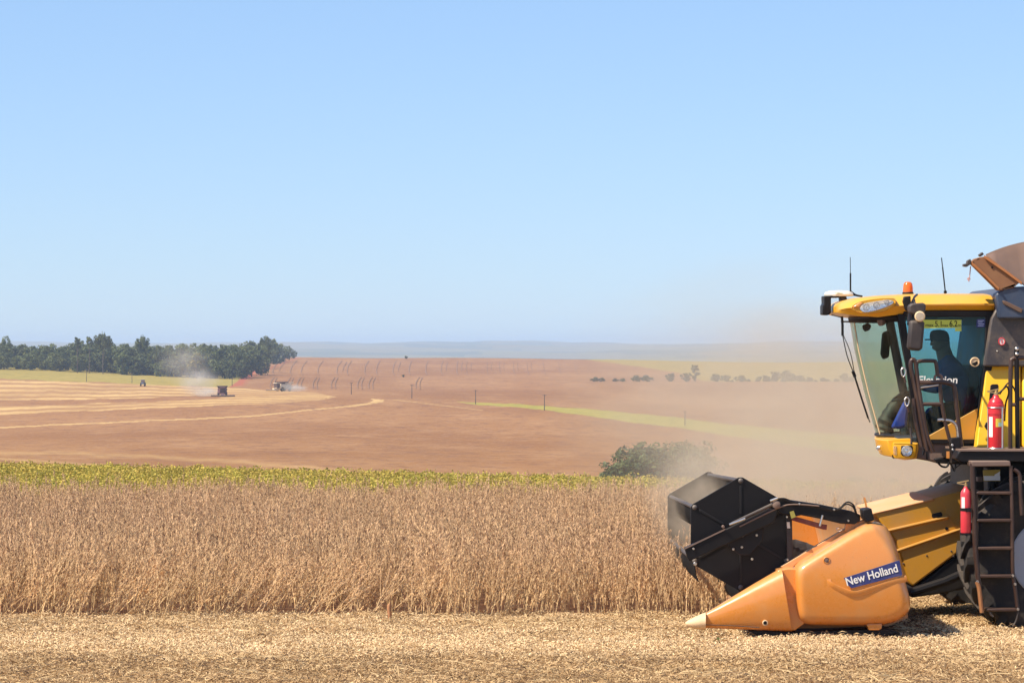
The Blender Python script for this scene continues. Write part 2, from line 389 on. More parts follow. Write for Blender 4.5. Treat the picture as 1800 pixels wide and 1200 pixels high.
    stb = mixc(nt, ramp(nt, nB, 0.35, 0.75), (0.60, 0.40, 0.165), (0.46, 0.275, 0.115))
    c = mixc(nt, sc.outputs[0], brown, grn); c = mixc(nt, sc.outputs[1], c, stb); c = mixc(nt, sc.outputs[2], c, (0.36, 0.115, 0.06))
    c = mixc(nt, at.outputs['Alpha'], c, (0.05, 0.075, 0.03))
    # close to the camera: straw-strewn reddish soil
    n1 = noise(nt, pos, 1.3, 6, 0.65); n2 = noise(nt, pos, 28, 5, 0.7); n3 = noise(nt, pos, 90, 3, 0.7)
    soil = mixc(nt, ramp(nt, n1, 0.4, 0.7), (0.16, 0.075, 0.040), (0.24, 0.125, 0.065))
    strw = mixc(nt, ramp(nt, n3, 0.35, 0.7), (0.68, 0.48, 0.25), (0.44, 0.28, 0.14))
    nr_ = mixc(nt, ramp(nt, n2, 0.30, 0.46), soil, strw)
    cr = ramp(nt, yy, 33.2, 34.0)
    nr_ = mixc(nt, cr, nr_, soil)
    xx_ = sp.outputs[0]      # header's shadow deepened in the colour: straw swapped for darker bare soil
    header_shade = math_(nt, 'MULTIPLY', math_(nt, 'MULTIPLY', ramp(nt, xx_, 2.2, 2.5), math_(nt, 'SUBTRACT', 1.0, ramp(nt, xx_, 4.4, 4.9))), ramp(nt, yy, 29.85, 30.1))
    nr_ = mixc(nt, header_shade, nr_, soil)
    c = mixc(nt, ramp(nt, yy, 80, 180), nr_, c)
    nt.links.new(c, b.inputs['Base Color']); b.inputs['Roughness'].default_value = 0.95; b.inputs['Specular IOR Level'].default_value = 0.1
    bp = N(nt, 'ShaderNodeBump'); bp.inputs['Distance'].default_value = 0.05; bp.inputs['Strength'].default_value = 0.6
    nt.links.new(math_(nt, 'ADD', n2, n3), bp.inputs['Height']); nt.links.new(bp.outputs[0], b.inputs['Normal'])
    me.materials.append(m)
    o = bpy.data.objects.new('ground', me); COL.objects.link(o)
    return tag(o, 'rolling farmland of brown, pale green and straw coloured fields', None, None, 'structure')
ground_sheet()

# worn wheel tracks on the far brown hillside
def tracks():
    mb = MB(); rnd = random.Random(3)
    def ribbon(pts, w):
        q = []
        for x, y in pts: q.append(ground_at(x, y))
        q = [Vector(p) for p in catmull(q, 6)]
        for p in q: p.z = gz(p.x, p.y) + 0.25
        L, Rr = [], []
        for i, p in enumerate(q):
            d = (q[min(i + 1, len(q) - 1)] - q[max(i - 1, 0)]); d.z = 0
            n = Vector((1, 0, 0)) * w
            L.append(p - n); Rr.append(p + n)
        mb.loft([L, Rr], closed=False, caps=False)
    for x in range(505, 1010, 25):
        xx = x + rnd.uniform(-6, 6); s = (x - 720) / 300.0
        fade = 1 if x < 830 else 0.5
        ribbon([(xx - 6 + s * 5, 634 + max(0, x - 560) * 0.004), (xx - 9 + s * 10, 640), (xx - 11 + s * 14, 648), (xx - 11 + s * 16, 655), (xx - 9 + s * 15, 659)], 0.30 * fade)
        if rnd.random() < 0.6:
            ribbon([(xx + 2 + s * 5, 636), (xx - 1 + s * 9, 644), (xx - 2 + s * 13, 652)], 0.2 * fade)
        if x < 800 and rnd.random() < 0.8:
            k = xx - 22
            ribbon([(k + 2, 663), (k - 3, 670), (k - 5, 677), (k - 4, 683)], 0.22)
            ribbon([(k + 7, 664), (k + 3, 671), (k + 2, 678), (k + 3, 684)], 0.2)
    m, nt, b = base_mat('track_soil'); b.inputs['Base Color'].default_value = (0.25, 0.13, 0.062, 1); b.inputs['Roughness'].default_value = 1
    o = mb.build('path', m, smooth=0); tag(o, 'dark wheel tracks curving over the brown hillside', None, None, 'structure')
tracks()
#@@PART2
# ------------------------------------------------------------------ the near combine harvester
def split(mb, name, m, parent, **kw):
    """one object per separate piece"""
    par = list(range(len(mb.v)))
    def find(a):
        while par[a] != a: par[a] = par[par[a]]; a = par[a]
        return a
    for f in mb.f:
        for i in f[1:]: par[find(i)] = find(f[0])
    groups = {}
    for f in mb.f: groups.setdefault(find(f[0]), []).append(f)
    for fs in groups.values():
        ids = sorted({i for f in fs for i in f}); re_ = {i: n for n, i in enumerate(ids)}
        k = MB(); k.add([mb.v[i] for i in ids], [tuple(re_[i] for i in f) for f in fs]); k.build(name, m, parent, **kw)

def smooth_outline(pts, k=3):
    n = len(pts); out = []
    q = [Vector((x, y, 0)) for x, y in pts]
    for i in range(n):
        p0, p1, p2, p3 = q[i - 1], q[i], q[(i + 1) % n], q[(i + 2) % n]
        for j in range(k):
            t = j / k
            v = 0.5 * ((2 * p1) + (p2 - p0) * t + (2 * p0 - 5 * p1 + 4 * p2 - p3) * t * t + (3 * p1 - p0 - 3 * p2 + p3) * t ** 3)
            out.append((v.x, v.y))
    return out

def inset(pts, d):
    n = len(pts); area = sum(pts[i][0] * pts[(i + 1) % n][1] - pts[(i + 1) % n][0] * pts[i][1] for i in range(n))
    s = 1 if area > 0 else -1; out = []
    for i in range(n):
        ax, ay = pts[i - 1]; bx, by = pts[(i + 1) % n]
        tx, ty = bx - ax, by - ay; l = math.hypot(tx, ty) or 1
        out.append((pts[i][0] - s * ty / l * d, pts[i][1] + s * tx / l * d))
    return out

BEL = lambda y: 0.075 * ((y - 1012) / 86.0) ** 2 if y > 1012 else 0.085 * ((1012 - y) / 90.0) ** 2
def pillow(mb, pts, levels, bel=None):
    rings = [[P(x, y, D + (bel(y) if bel else 0)) for x, y in (inset(pts, d) if d else pts)] for d, D in levels]
    return mb.loft(rings, True, True)

def text_obj(name, body, px0, px1, py_base, hpx, D, m, parent, rot=0.0, bold=0.0, shear=0.0, thick=0.0015):
    cu = bpy.data.curves.new(name, 'FONT'); cu.body = body; cu.extrude = 0.5; cu.offset = bold; cu.shear = shear
    tmp = bpy.data.objects.new(name, cu); COL.objects.link(tmp)
    bpy.context.view_layer.update()
    me = bpy.data.meshes.new_from_object(tmp.evaluated_get(bpy.context.evaluated_depsgraph_get()))
    bpy.data.objects.remove(tmp)
    co = np.array([v.co[:] for v in me.vertices]); x0, x1 = co[:, 0].min(), co[:, 0].max(); zs = np.abs(co[:, 2]).max()
    w = (px1 - px0) * D / F / math.cos(rot); h = hpx * D / F; cap = 0.70
    o0 = P(px0, py_base, D)
    for v, c in zip(me.vertices, co):
        lx = (c[0] - x0) / (x1 - x0) * w; lz = c[1] / cap * h; d = c[2] / zs * thick
        v.co = (o0.x + lx * math.cos(rot) - lz * math.sin(rot), o0.y + d, o0.z + lx * math.sin(rot) + lz * math.cos(rot))
    me.materials.clear(); me.materials.append(m)
    o = bpy.data.objects.new(name, me); COL.objects.link(o); attach(o, parent)
    return o

CB = P(1838, 980, 31.7); CB.z = gz(CB.x, 33.5); CB.y = 33.5
combine = empty('combine_harvester', CB, 'yellow combine harvester cutting ripe soybeans with orange header and dark glazed cab', 'combine harvester')

def bolt(mb, x, y, D, r=0.014, h=0.012):
    mb.lathe(P(x, y, D), (0, -1, 0), [(r, -0.01), (r, h * 0.6), (r * 0.7, h)], 10)

# --- side shield of the header
def shield():
    # crop divider nose: half round cone
    def sec(x, yt, yb, dep):
        prof = [(0.42, 0.0), (0.26, -0.012), (0.13, 0.0), (0.062, 0.05), (0.026, 0.11), (0.006, 0.19), (-0.012, 0.42), (0.0, 0.62), (0.025, 0.80), (0.05, 0.93), (0.075, 0.98), (0.14, 1.0), (0.42, 1.0)]
        return [P(x + (yt + (yb - yt) * t - (yt + yb) / 2) * 0.0 + t * (x - 1240) / 140 * 19, yt + (yb - yt) * t, 30.0 + dep * dd + (1 - dep) * 0.10) for dd, t in prof]
    rings = [sec(x, np.interp(x, [1238, 1280, 1330, 1374], [1078, 1053, 1023, 998]), np.interp(x, [1238, 1374], [1103, 1109]), np.interp(x, [1238, 1300, 1374], [0.25, 0.7, 1.0])) for x in (1238, 1252, 1275, 1300, 1325, 1350, 1368, 1374)]
    mb = MB(); mb.loft(rings); nose = mb.build('divider_nose', ORG, combine, smooth=50)
    mb = MB(); mb.tp([(1239, 1097), (1290, 1099), (1335, 1102)], 30.045, 0.004, 6); mb.build('seam', DGRY, nose)
    mb = MB(); mb.lathe(P(1345, 1094, 30.03), (0, -1, 0), [(0.028, -0.02), (0.028, 0.010), (0.022, 0.013), (0.019, 0.004)], 18); h = mb.build('grommet', CREAM, nose)
    mb = MB(); mb.lathe(P(1345, 1094, 30.02), (0, -1, 0), [(0.017, -0.01), (0.015, 0.006)], 14); mb.build('hole', BLK, nose)
    # worn pale tip
    def tsec(x, yt, yb, d):
        cy, hy = (yt + yb) / 2, (yb - yt) / 2
        return [P(x, cy - hy * math.cos(a), 30.11 - d * math.sin(a)) for a in np.linspace(0, 2 * math.pi, 14, endpoint=False)]
    mb = MB(); mb.loft([tsec(x, a, b, d) for x, a, b, d in ((1204.5, 1093, 1097, 0.01), (1210, 1089, 1101, 0.04), (1222, 1083, 1105, 0.07), (1234, 1077.5, 1106, 0.10), (1240.5, 1075.5, 1106, 0.115))]); mb.build('divider_tip', CREAM, combine, smooth=60)
    # recess between nose and main shield
    mb = MB(); mb.pp([(1366, 1002), (1384, 998), (1416, 1000), (1418, 1092), (1398, 1107), (1386, 1108)], 30.10, 30.40); mb.build('inner_panel', ORG, combine, 0.012)
    # top flange strip behind the shield ridge
    mb = MB(); mb.pp([(1372, 996), (1382, 990), (1505, 917), (1530, 908), (1534, 914), (1510, 924), (1400, 990), (1392, 998)], 30.32, 30.42); mb.build('top_flange', ORGD, combine, 0.006)
    # main shield
    out = [(1404, 1085), (1400, 1060), (1398, 1030), (1398, 1006), (1403, 994), (1425, 978), (1470, 950), (1510, 926), (1528, 919), (1543, 918), (1556, 924), (1566, 938), (1575, 960), (1583, 988), (1591, 1020), (1598, 1046), (1600, 1062), (1596, 1076), (1582, 1088), (1560, 1096), (1530, 1098.5), (1480, 1098.5), (1440, 1098), (1416, 1096)]
    out = smooth_outline(out, 3)
    def span(y):
        xs = []
        for i in range(len(out)):
            (x1, y1), (x2, y2) = out[i], out[(i + 1) % len(out)]
            if (y1 > y) != (y2 > y): xs.append(x1 + (y - y1) / (y2 - y1) * (x2 - x1))
        return min(xs), max(xs)
    y0, y1 = min(p[1] for p in out) + .05, max(p[1] for p in out) - .05; NR, NC = 46, 40; front = []
    for i in range(NR + 1):
        y = y0 + (y1 - y0) * (0.5 - 0.5 * math.cos(math.pi * i / NR)); a_, b_ = span(y); row = []
        for j in range(NC + 1):
            x = a_ + (b_ - a_) * (0.5 - 0.5 * math.cos(math.pi * j / NC))
            d = 1e9
            for k in range(len(out)):
                (ax, ay), (bx, by) = out[k], out[(k + 1) % len(out)]; l2 = (bx - ax) ** 2 + (by - ay) ** 2
                t = max(0, min(1, ((x - ax) * (bx - ax) + (y - ay) * (by - ay)) / (l2 or 1))); d = min(d, math.hypot(x - ax - t * (bx - ax), y - ay - t * (by - ay)))
            u = 1 - min(d / 15.0, 1)
            cr = ((x - 1528) * 67 - (y - 918) * 47) / 81.8; fac = max(0.0, min(1.0, cr / 3.0)) * max(0.0, cr) * 0.0045 * max(0.0, min(1.0, (1000 - y) / 40.0))
            row.append(P(x, y, 29.952 + BEL(y) + fac + 0.12 * (1 - math.sqrt(max(0, 1 - u * u)))))
        front.append(row)
    mb = MB(); mb.loft(front, closed=False, caps=False)
    rim = front[0] + [r[-1] for r in front[1:]] + front[-1][-2::-1] + [r[0] for r in front[-2:0:-1]]
    mb.loft([rim, [p + Vector((0, .25, 0)) for p in rim]], True, False)
    sh = mb.build('side_shield', ORG, combine, smooth=55)
    # pressed arrow-shaped recess carrying the decal: raised lower lip and a darker pocket shoulder
    lip = [(1459, 1017), (1461, 1023), (1470, 1029), (1490, 1037.5), (1502, 1039.5), (1516, 1037), (1550, 1026), (1593, 1012.5)]
    q = catmull([P(x, y, 29.952) for x, y in lip], 5); mb = MB(); n = len(q)
    rings = []
    for i, p in enumerate(q):
        d = (q[min(i + 1, n - 1)] - q[max(i - 1, 0)]).normalized(); nn = Vector((-d.z, 0, d.x)); e = min(1.0, i / 8.0, (n - 1 - i) / 4.0) * 0.011 + 0.001
        if nn.z < 0: nn = -nn
        rings.append([p + nn * 0.012 + Vector((0, 0.01, 0)), p + nn * 0.008 + Vector((0, -e, 0)), p + nn * -0.004 + Vector((0, -e * 0.95, 0)), p - nn * 0.03 + Vector((0, -e * 0.25, 0)), p - nn * 0.05 + Vector((0, 0.01, 0))])
    mb.loft(rings); mb.build('pressed_lip', ORG, sh, smooth=60)
    mb = MB(); mb.pp([(1483, 1015.5), (1581, 984), (1586, 1010), (1497, 1033), (1491, 1028), (1488, 1020)], 29.938, 29.956); dec = mb.build('name_decal', BLUEDEC, sh)
    text_obj('lettering', 'New Holland', 1489, 1579, 1028.8, 14.0, 29.934, WHT, dec, rot=R(15.5), bold=0.017)
    for x, y, r in ((1453, 984, 0.030), ):
        mb = MB(); mb.lathe(P(x, y, 29.962), (0, -1, 0), [(r + 0.006, -0.02), (r + 0.006, 0.008), (r, 0.012), (r * 0.8, 0.001)], 20); mb.build('grommet', ORG, sh, smooth=50)
        mb = MB(); mb.lathe(P(x, y, 29.955), (0, -1, 0), [(r * 0.72, -0.01), (r * 0.66, 0.006), (r * 0.3, 0.006), (r * 0.25, 0.012)], 16); mb.build('latch', SKIRT, sh)
    mb = MB(); mb.pp([(1523, 1096), (1550, 1095), (1550, 1104), (1545, 1107), (1527, 1107)], 30.05, 30.2); mb.build('skid_bracket', ORG, combine, 0.01)
    # underside: skid shoes and bed
    mb = MB(); mb.pp([(1312, 1106), (1400, 1110), (1560, 1104), (1580, 1112), (1540, 1121), (1340, 1121)], 30.15, 30.55); mb.build('skid_shoe', BLKP, combine, 0.01)
shield()

YAW = 0.012  # lateral drift of the header per metre (heading not quite square to the view)
ROLL = -0.033
def hp(px, py, D0, D):  # point carried along the header's width from depth D0 to D
    p = P(px, py, D0); return Vector((p.x + YAW * (D - D0), D, p.z + ROLL * (D - D0)))

def header_body():
    mb = MB()
    prof = [(1508, 905), (1528, 905), (1560, 930), (1590, 1010), (1596, 1085), (1560, 1100), (1330, 1106), (1322, 1098), (1500, 1086), (1538, 1060), (1545, 1000), (1530, 940)]
    mb.loft([[hp(x, y, 30.45, d) for x, y in prof] for d in (30.45, 32, 34, 36, 37.05)]); mb.build('header_back_wall', ORGD, combine, smooth=25)
    mb = MB()
    n = 40; c0 = hp(1478, 1030, 30.5, 30.6); c1 = hp(1478, 1030, 30.5, 36.9)
    mb.tube([c0, c1], 0.20, 20)
    for i in range(130):   # auger flighting
        t = i / 130; t2 = (i + 1) / 130; turns = 9
        a1, a2 = turns * 2 * math.pi * t, turns * 2 * math.pi * t2
        p1, p2 = c0.lerp(c1, t), c0.lerp(c1, t2)
        e = lambda a, r: Vector((math.cos(a) * r, 0, math.sin(a) * r))
        mb.add([p1 + e(a1, 0.19), p1 + e(a1, 0.30), p2 + e(a2, 0.30), p2 + e(a2, 0.19)], [(0, 1, 2, 3)])
    mb.build('auger', DGRY, combine)
    mb = MB()
    for i in range(84):
        d = 30.5 + i * 0.078
        a = hp(1300, 1102, 30.5, d); b = hp(1330, 1100, 30.5, d)
        mb.add([a, b + Vector((0, -0.03, 0.012)), b + Vector((0, 0.03, 0.012)), b + Vector((0, 0, -0.02))], [(0, 1, 2), (0, 2, 3), (0, 3, 1), (1, 3, 2)])
    cut = mb.build('cutter_bar', STEEL, combine); cut['kind'] = 'stuff'
    # far side shield, mostly hidden in the dust
    mb = MB(); mb.loft([[hp(x, y, 30, d) for x, y in ((1240, 1092), (1376, 998), (1398, 995), (1512, 922), (1545, 918), (1575, 960), (1600, 1062), (1570, 1096), (1242, 1104))] for d in (37.06, 37.3)]); mb.build('side_shield', ORG, combine, 0.03)
header_body()

def reel():
    C0 = P(1302, 938, 30.45); Rr = 98 * 30.45 / F
    axis = Vector((0.10, 6.45, -0.21))
    def hexpt(c, k, r=Rr, twist=0.0): a = math.pi / 2 + k * math.pi / 3 + twist; return c + Vector((math.cos(a) * r, 0, math.sin(a) * r))
    root = None
    for j, c in enumerate((C0, C0 + axis)):
        ring = []
        for k in range(6):   # hexagon with blunted corners
            for tw in (-0.035, 0.035): ring.append(hexpt(c, k, Rr * 1.015, tw))
        mb = MB(); mb.prism(ring, (0, 0.02, 0)); pl = mb.build('reel_end_plate', BLK, combine, 0.004)
        if j == 0:
            for k in range(6):
                mb = MB()
                a, b = hexpt(c, k, 0.20), hexpt(c, k, Rr * 0.86); d = (b - a).normalized(); n = Vector((-d.z, 0, d.x))
                mb.obox((a + b) / 2 + Vector((0, -0.006, 0)), d * (b - a).length / 2, Vector((0, 0.006, 0)), n * 0.012)
                mb.build('stiffener', BLKP, pl, 0.004)
            for k in range(6):
                p = hexpt(c, k, Rr * 0.955)
                mb = MB(); mb.lathe(p, (0, -1, 0), [(0.026, -0.0), (0.026, 0.012), (0.018, 0.018), (0.009, 0.03)], 16); mb.build('bearing', paint('bearing_grey', (.10, .085, .078), .5, dust=.2), pl)
            mb = MB(); mb.lathe(c, (0, -1, 0), [(0.12, 0), (0.12, 0.03), (0.06, 0.05), (0.05, 0.09)], 20); mb.build('hub', BLKP, pl)
            mb = MB()
            for x, y in ((1305, 941), (1289, 964.5), (1322, 982), (1330, 940), (1304, 961)):
                bolt(mb, x, y, 30.325, 0.013)
            split(mb, 'bolt', STEEL, pl)
            # tine-control flange along the rear edge
            mb = MB(); mb.pp([(1382, 900), (1392, 905), (1394, 990), (1384, 994)], 30.38, 30.43); mb.build('cam_bar', DGRY, pl, 0.004)
            mb = MB(); mb.pp([(1383, 917), (1388, 917), (1389, 928), (1384, 928)], 30.36, 30.379); mb.build('sticker', WHT, pl)
    for j in ():   # spiders between the end plates
        c = C0 + axis * (j / 4.0); mb = MB()
        for k in range(6):
            a, b = hexpt(c, k, 0.05), hexpt(c, k, Rr * 0.97); d = (b - a).normalized(); n = Vector((-d.z, 0, d.x))
            mb.obox((a + b) / 2, d * (b - a).length / 2, Vector((0, 0.008, 0)), n * 0.02)
        mb.build('reel_spider', BLKP, combine)
    mb = MB(); mb.tube([C0, C0 + axis], 0.06, 12); mb.build('reel_shaft', BLKP, combine)
    for k in range(6):
        a, b = hexpt(C0, k, Rr * 0.95), hexpt(C0 + axis, k, Rr * 0.95)
        mb = MB(); mb.tube([a, b], 0.024, 8); bat = mb.build('reel_bat', DGRY, combine)
        mb = MB(); nT = 44
        for i in range(nT):
            p = a.lerp(b, (i + 0.5) / nT)
            q = [p, p + Vector((0.0, 0, -0.07)), p + Vector((0.012, 0, -0.15)), p + Vector((0.045, 0, -0.22))]
            mb.tube(q, [0.009, 0.008, 0.007, 0.004], 5)
        ti = mb.build('tine', BLKP, bat); ti['kind'] = 'stuff'
    # arm carrying the reel
    mb = MB(); mb.pp([(1353, 879), (1368, 876), (1392, 879), (1440, 886), (1497, 898), (1512, 904), (1512, 915), (1502, 921), (1478, 920), (1440, 911), (1408, 905), (1396, 908), (1372, 902)], 30.22, 30.34); arm = mb.build('reel_arm', BLK, combine, 0.008)
    mb = MB(); mb.pp([(1203, 962), (1275, 930), (1352, 893), (1368, 897), (1360, 918), (1212, 986), (1208, 980)], 30.24, 30.32); fa = mb.build('reel_arm', BLK, combine, 0.008)
    mb = MB(); mb.pp([(1204, 962.5), (1275, 928.5), (1275, 931), (1204, 965)], 30.225, 30.238); mb.build('edge_strip', SKIRT, fa)
    mb = MB(); mb.pp([(1275, 933), (1345, 905), (1340, 950), (1318, 975), (1300, 975), (1282, 962)], 30.33, 30.37); mb.build('slide_bracket', BLKP, combine, 0.006)
    mb = MB(); bolt(mb, 1219, 964, 30.23, 0.012); bolt(mb, 1222, 990, 30.24, 0.02, 0.02); split(mb, 'bolt', STEEL, fa)
    mb = MB(); mb.tp([(1286, 920), (1362, 884)], 30.17, 0.017, 10, False); cyl = mb.build('hydraulic_cylinder', DGRY, combine)
    mb = MB(); mb.tp([(1282, 921.5), (1310, 911)], 30.15, 0.012, 8, False); mb.tp([(1354, 880), (1367, 875)], 30.15, 0.013, 8, False); split(mb, 'piston_rod', STEEL, cyl)
    mb = MB(); mb.lathe(P(1364, 886, 30.2), (0, -1, 0), [(0.04, 0), (0.04, 0.05), (0.02, 0.06)], 14); bolt(mb, 1271, 925, 30.2, 0.016, 0.03); split(mb, 'pivot', SKIRT, cyl)
    mb = MB(); mb.tp([(1300, 925), (1366, 893), (1395, 886), (1440, 889)], 30.19, 0.008, 6); mb.build('pipe', SKIRT, arm)
    for off in (0, 4):
        mb = MB(); mb.tp([(1368, 876 + off * 0.3), (1380, 876 + off * 0.6), (1398, 883 + off * 0.4), (1430, 888 + off * 0.5), (1462, 895 + off * 0.3), (1475, 893 + off * 0.4), (1485, 884 + off * 0.7), (1492, 882 + off), (1500, 887 + off), (1504, 897 + off), (1506, 905)], 30.2, 0.0085, 6); mb.build('hose', BLK, arm)
    mb = MB(); mb.pp([(1388, 899), (1395, 897), (1399, 908), (1391, 911)], 30.205, 30.219); mb.build('label_plate', paint('old_sticker', (0.30, 0.26, 0.05), 0.6), arm)
    mb = MB()
    for x, y in ((1405, 885), (1466, 895), (1491, 914.5), (1383, 908), (1384, 983)): bolt(mb, x, y, 30.2, 0.012, 0.02)
    split(mb, 'bolt', STEEL, arm)
    mb = MB(); mb.pp([(1392, 907), (1400, 908), (1447, 921), (1454, 922), (1453, 931), (1446, 930), (1392, 914)], 30.27, 30.31); mb.build('safety_stop', REDD, combine, 0.005)
    mb = MB(); mb.tp([(1446, 905), (1441, 924)], 30.2, 0.012, 8, False); mb.build('stop_pin', STEEL, combine)
    mb = MB(); mb.pp([(1484, 934), (1487, 918), (1494, 914), (1508, 917), (1520, 912), (1526, 920), (1524, 926), (1500, 938)], 30.3, 30.36); mb.build('arm_bracket', ORG, combine, 0.006)
    mb = MB(); mb.pp([(1517, 895), (1532, 893), (1537, 914), (1523, 918), (1518, 910)], 30.1, 30.4); blk = mb.build('valve_block', BLK, combine, 0.01)
    mb = MB(); mb.obox(P(1521.5, 884, 30.4), Vector((0.010, 0, -0.004)), Vector((0, 0.006, 0)), Vector((-0.012, 0, 0.06))); mb.build('height_marker', ORG, combine)
    mb = MB(); mb.tp([(1470, 929), (1475, 927), (1480, 930), (1473, 933), (1470, 929)], 30.28, 0.006, 6); mb.build('lock_pin', STEEL, combine)
reel()

def feeder():
    D0, D1 = 32.75, 34.3
    mb = MB(); mb.pp([(1535, 902), (1640, 876), (1690, 862), (1712, 857), (1712, 1000), (1690, 966), (1604, 1031), (1596, 1020), (1575, 950)], D0, D1)
    fh = mb.build('feeder_house', FEED, combine, 0.02)
    mb = MB(); mb.pp([(1534, 904), (1535, 900.5), (1610, 882.5), (1640, 875), (1642, 879)], D0 - 0.02, D1); mb.build('feeder_top', ORGD, fh, 0.01)
    for a, b, c, d in ((1560, 932, 1668, 907), (1574, 968, 1688, 929)):
        mb = MB(); mb.loft([[P(x, y + o, D0 + e) for o, e in ((-2.5, 0.0), (-1.0, -0.035), (1.0, -0.04), (5, 0.0))] for x, y in ((a, b), ((a + c) / 2, (b + d) / 2), (c, d))], True); mb.build('pressed_rib', FEED, fh)
    mb = MB(); mb.pp([(1638, 903), (1654, 899), (1657, 904), (1655, 907), (1641, 910), (1638, 908)], D0 - 0.006, D0 + 0.01); mb.lathe(P(1664, 928.5, D0), (0, -1, 0), [(0.018, 0), (0.018, 0.006)], 12); split(mb, 'slot', BLK, fh)
    mb = MB(); mb.pp([(1640, 879), (1688, 864), (1714, 857), (1714, 876), (1690, 878), (1664, 880)], D0 + 0.1, D1); mb.build('feeder_hood', RUST2, combine, 0.01)
    mb = MB(); mb.pp([(1642, 876), (1692, 862), (1688, 935), (1672, 915), (1658, 885)], D0 - 0.012, D0 + 0.01); mb.build('hood_side', FEED, fh)
    mb = MB(); mb.pp([(1604, 1034), (1690, 970), (1712, 985), (1712, 1032), (1660, 1042), (1602, 1050), (1598, 1042)], D0 + 0.03, D1 - 0.05); lf = mb.build('lift_frame', BLKP, combine, 0.02)
    mb = MB(); mb.tp([(1600, 1041), (1660, 1022), (1710, 1000)], D0 - 0.06, 0.05, 10, False); mb.build('lift_cylinder', BLK, combine)
    mb = MB()
    for x, y in ((1629, 976), (1672, 968), (1588, 990), (1676, 977)): bolt(mb, x, y, D0, 0.010, 0.008)
    split(mb, 'bolt', DGRY, fh)
feeder()

def wheel(c, rad, wid, D_sign=1):
    t = empty('tmp', c)
    root = MB(); h = wid / 2
    prof = [(rad * 0.46, -h * 0.86), (rad * 0.60, -h * 1.0), (rad * 0.80, -h * 1.02), (rad * 0.90, -h * 0.96), (rad * 0.945, -h * 0.8), (rad * 0.955, 0), (rad * 0.945, h * 0.8), (rad * 0.90, h * 0.96), (rad * 0.80, h * 1.02), (rad * 0.60, h), (rad * 0.46, h * 0.86)]
    rim = MB()
    rim.lathe(c, (0, 1, 0), [(rad * 0.47, -h * 0.90), (rad * 0.455, -h * 0.92), (rad * 0.43, -h * 0.6), (rad * 0.36, -h * 0.35), (rad * 0.2, -h * 0.38), (rad * 0.19, -h * 0.55), (rad * 0.15, -h * 0.6)], 40)
    w = rim.build('wheel', RIMG, combine, smooth=40)
    root.lathe(c, (0, 1, 0), prof, 64); ty = root.build('tyre', RUBBER, w, smooth=40)
    mb = MB(); nl = 22
    for s in (-1, 1):
        for i in range(nl):
            a0 = 2 * math.pi * (i + (0.5 if s > 0 else 0)) / nl
            rings = []
            for k in range(6):
                u = k / 5.0; a = a0 - u * 0.26 if True else 0
                y = s * h * (0.02 + 1.0 * u)
                ro = rad * (1.0 if u < 0.85 else 0.985); ri = rad * (0.945 if u < 0.7 else 0.86)
                wdt = 0.030 + 0.012 * u
                e = lambda r, da: c + Vector((math.cos(a + da) * r, y, math.sin(a + da) * r))
                rings.append([e(ri, -wdt * 1.25), e(ro, -wdt), e(ro, wdt), e(ri, wdt * 1.25)])
            mb.loft(rings)
    mb.build('tread_lug', RUBBER, w, smooth=25)
    mb = MB()
    for k in range(10):
        a = 2 * math.pi * k / 10; mb.lathe(c + Vector((math.cos(a) * rad * 0.27, -h * 0.36, math.sin(a) * rad * 0.27)), (0, -1, 0), [(0.018, -0.02), (0.018, 0.025), (0.01, 0.03)], 6)
    split(mb, 'wheel_nut', STEEL, w)
    bpy.data.objects.remove(t)
WC = P(1838, 977, 31.75)
wheel(WC, 0.90, 0.74); wheel(Vector((WC.x, 35.3, WC.z - 0.02)), 0.90, 0.74)
mb = MB(); mb.tube([WC + Vector((0, 0.25, 0)), Vector((WC.x, 35.1, WC.z))], 0.16, 14); mb.box(WC.x - 0.35, WC.x + 0.5, 32.5, 34.6, WC.z - 0.18, WC.z + 0.5); mb.build('front_axle', BLKP, combine, 0.03)

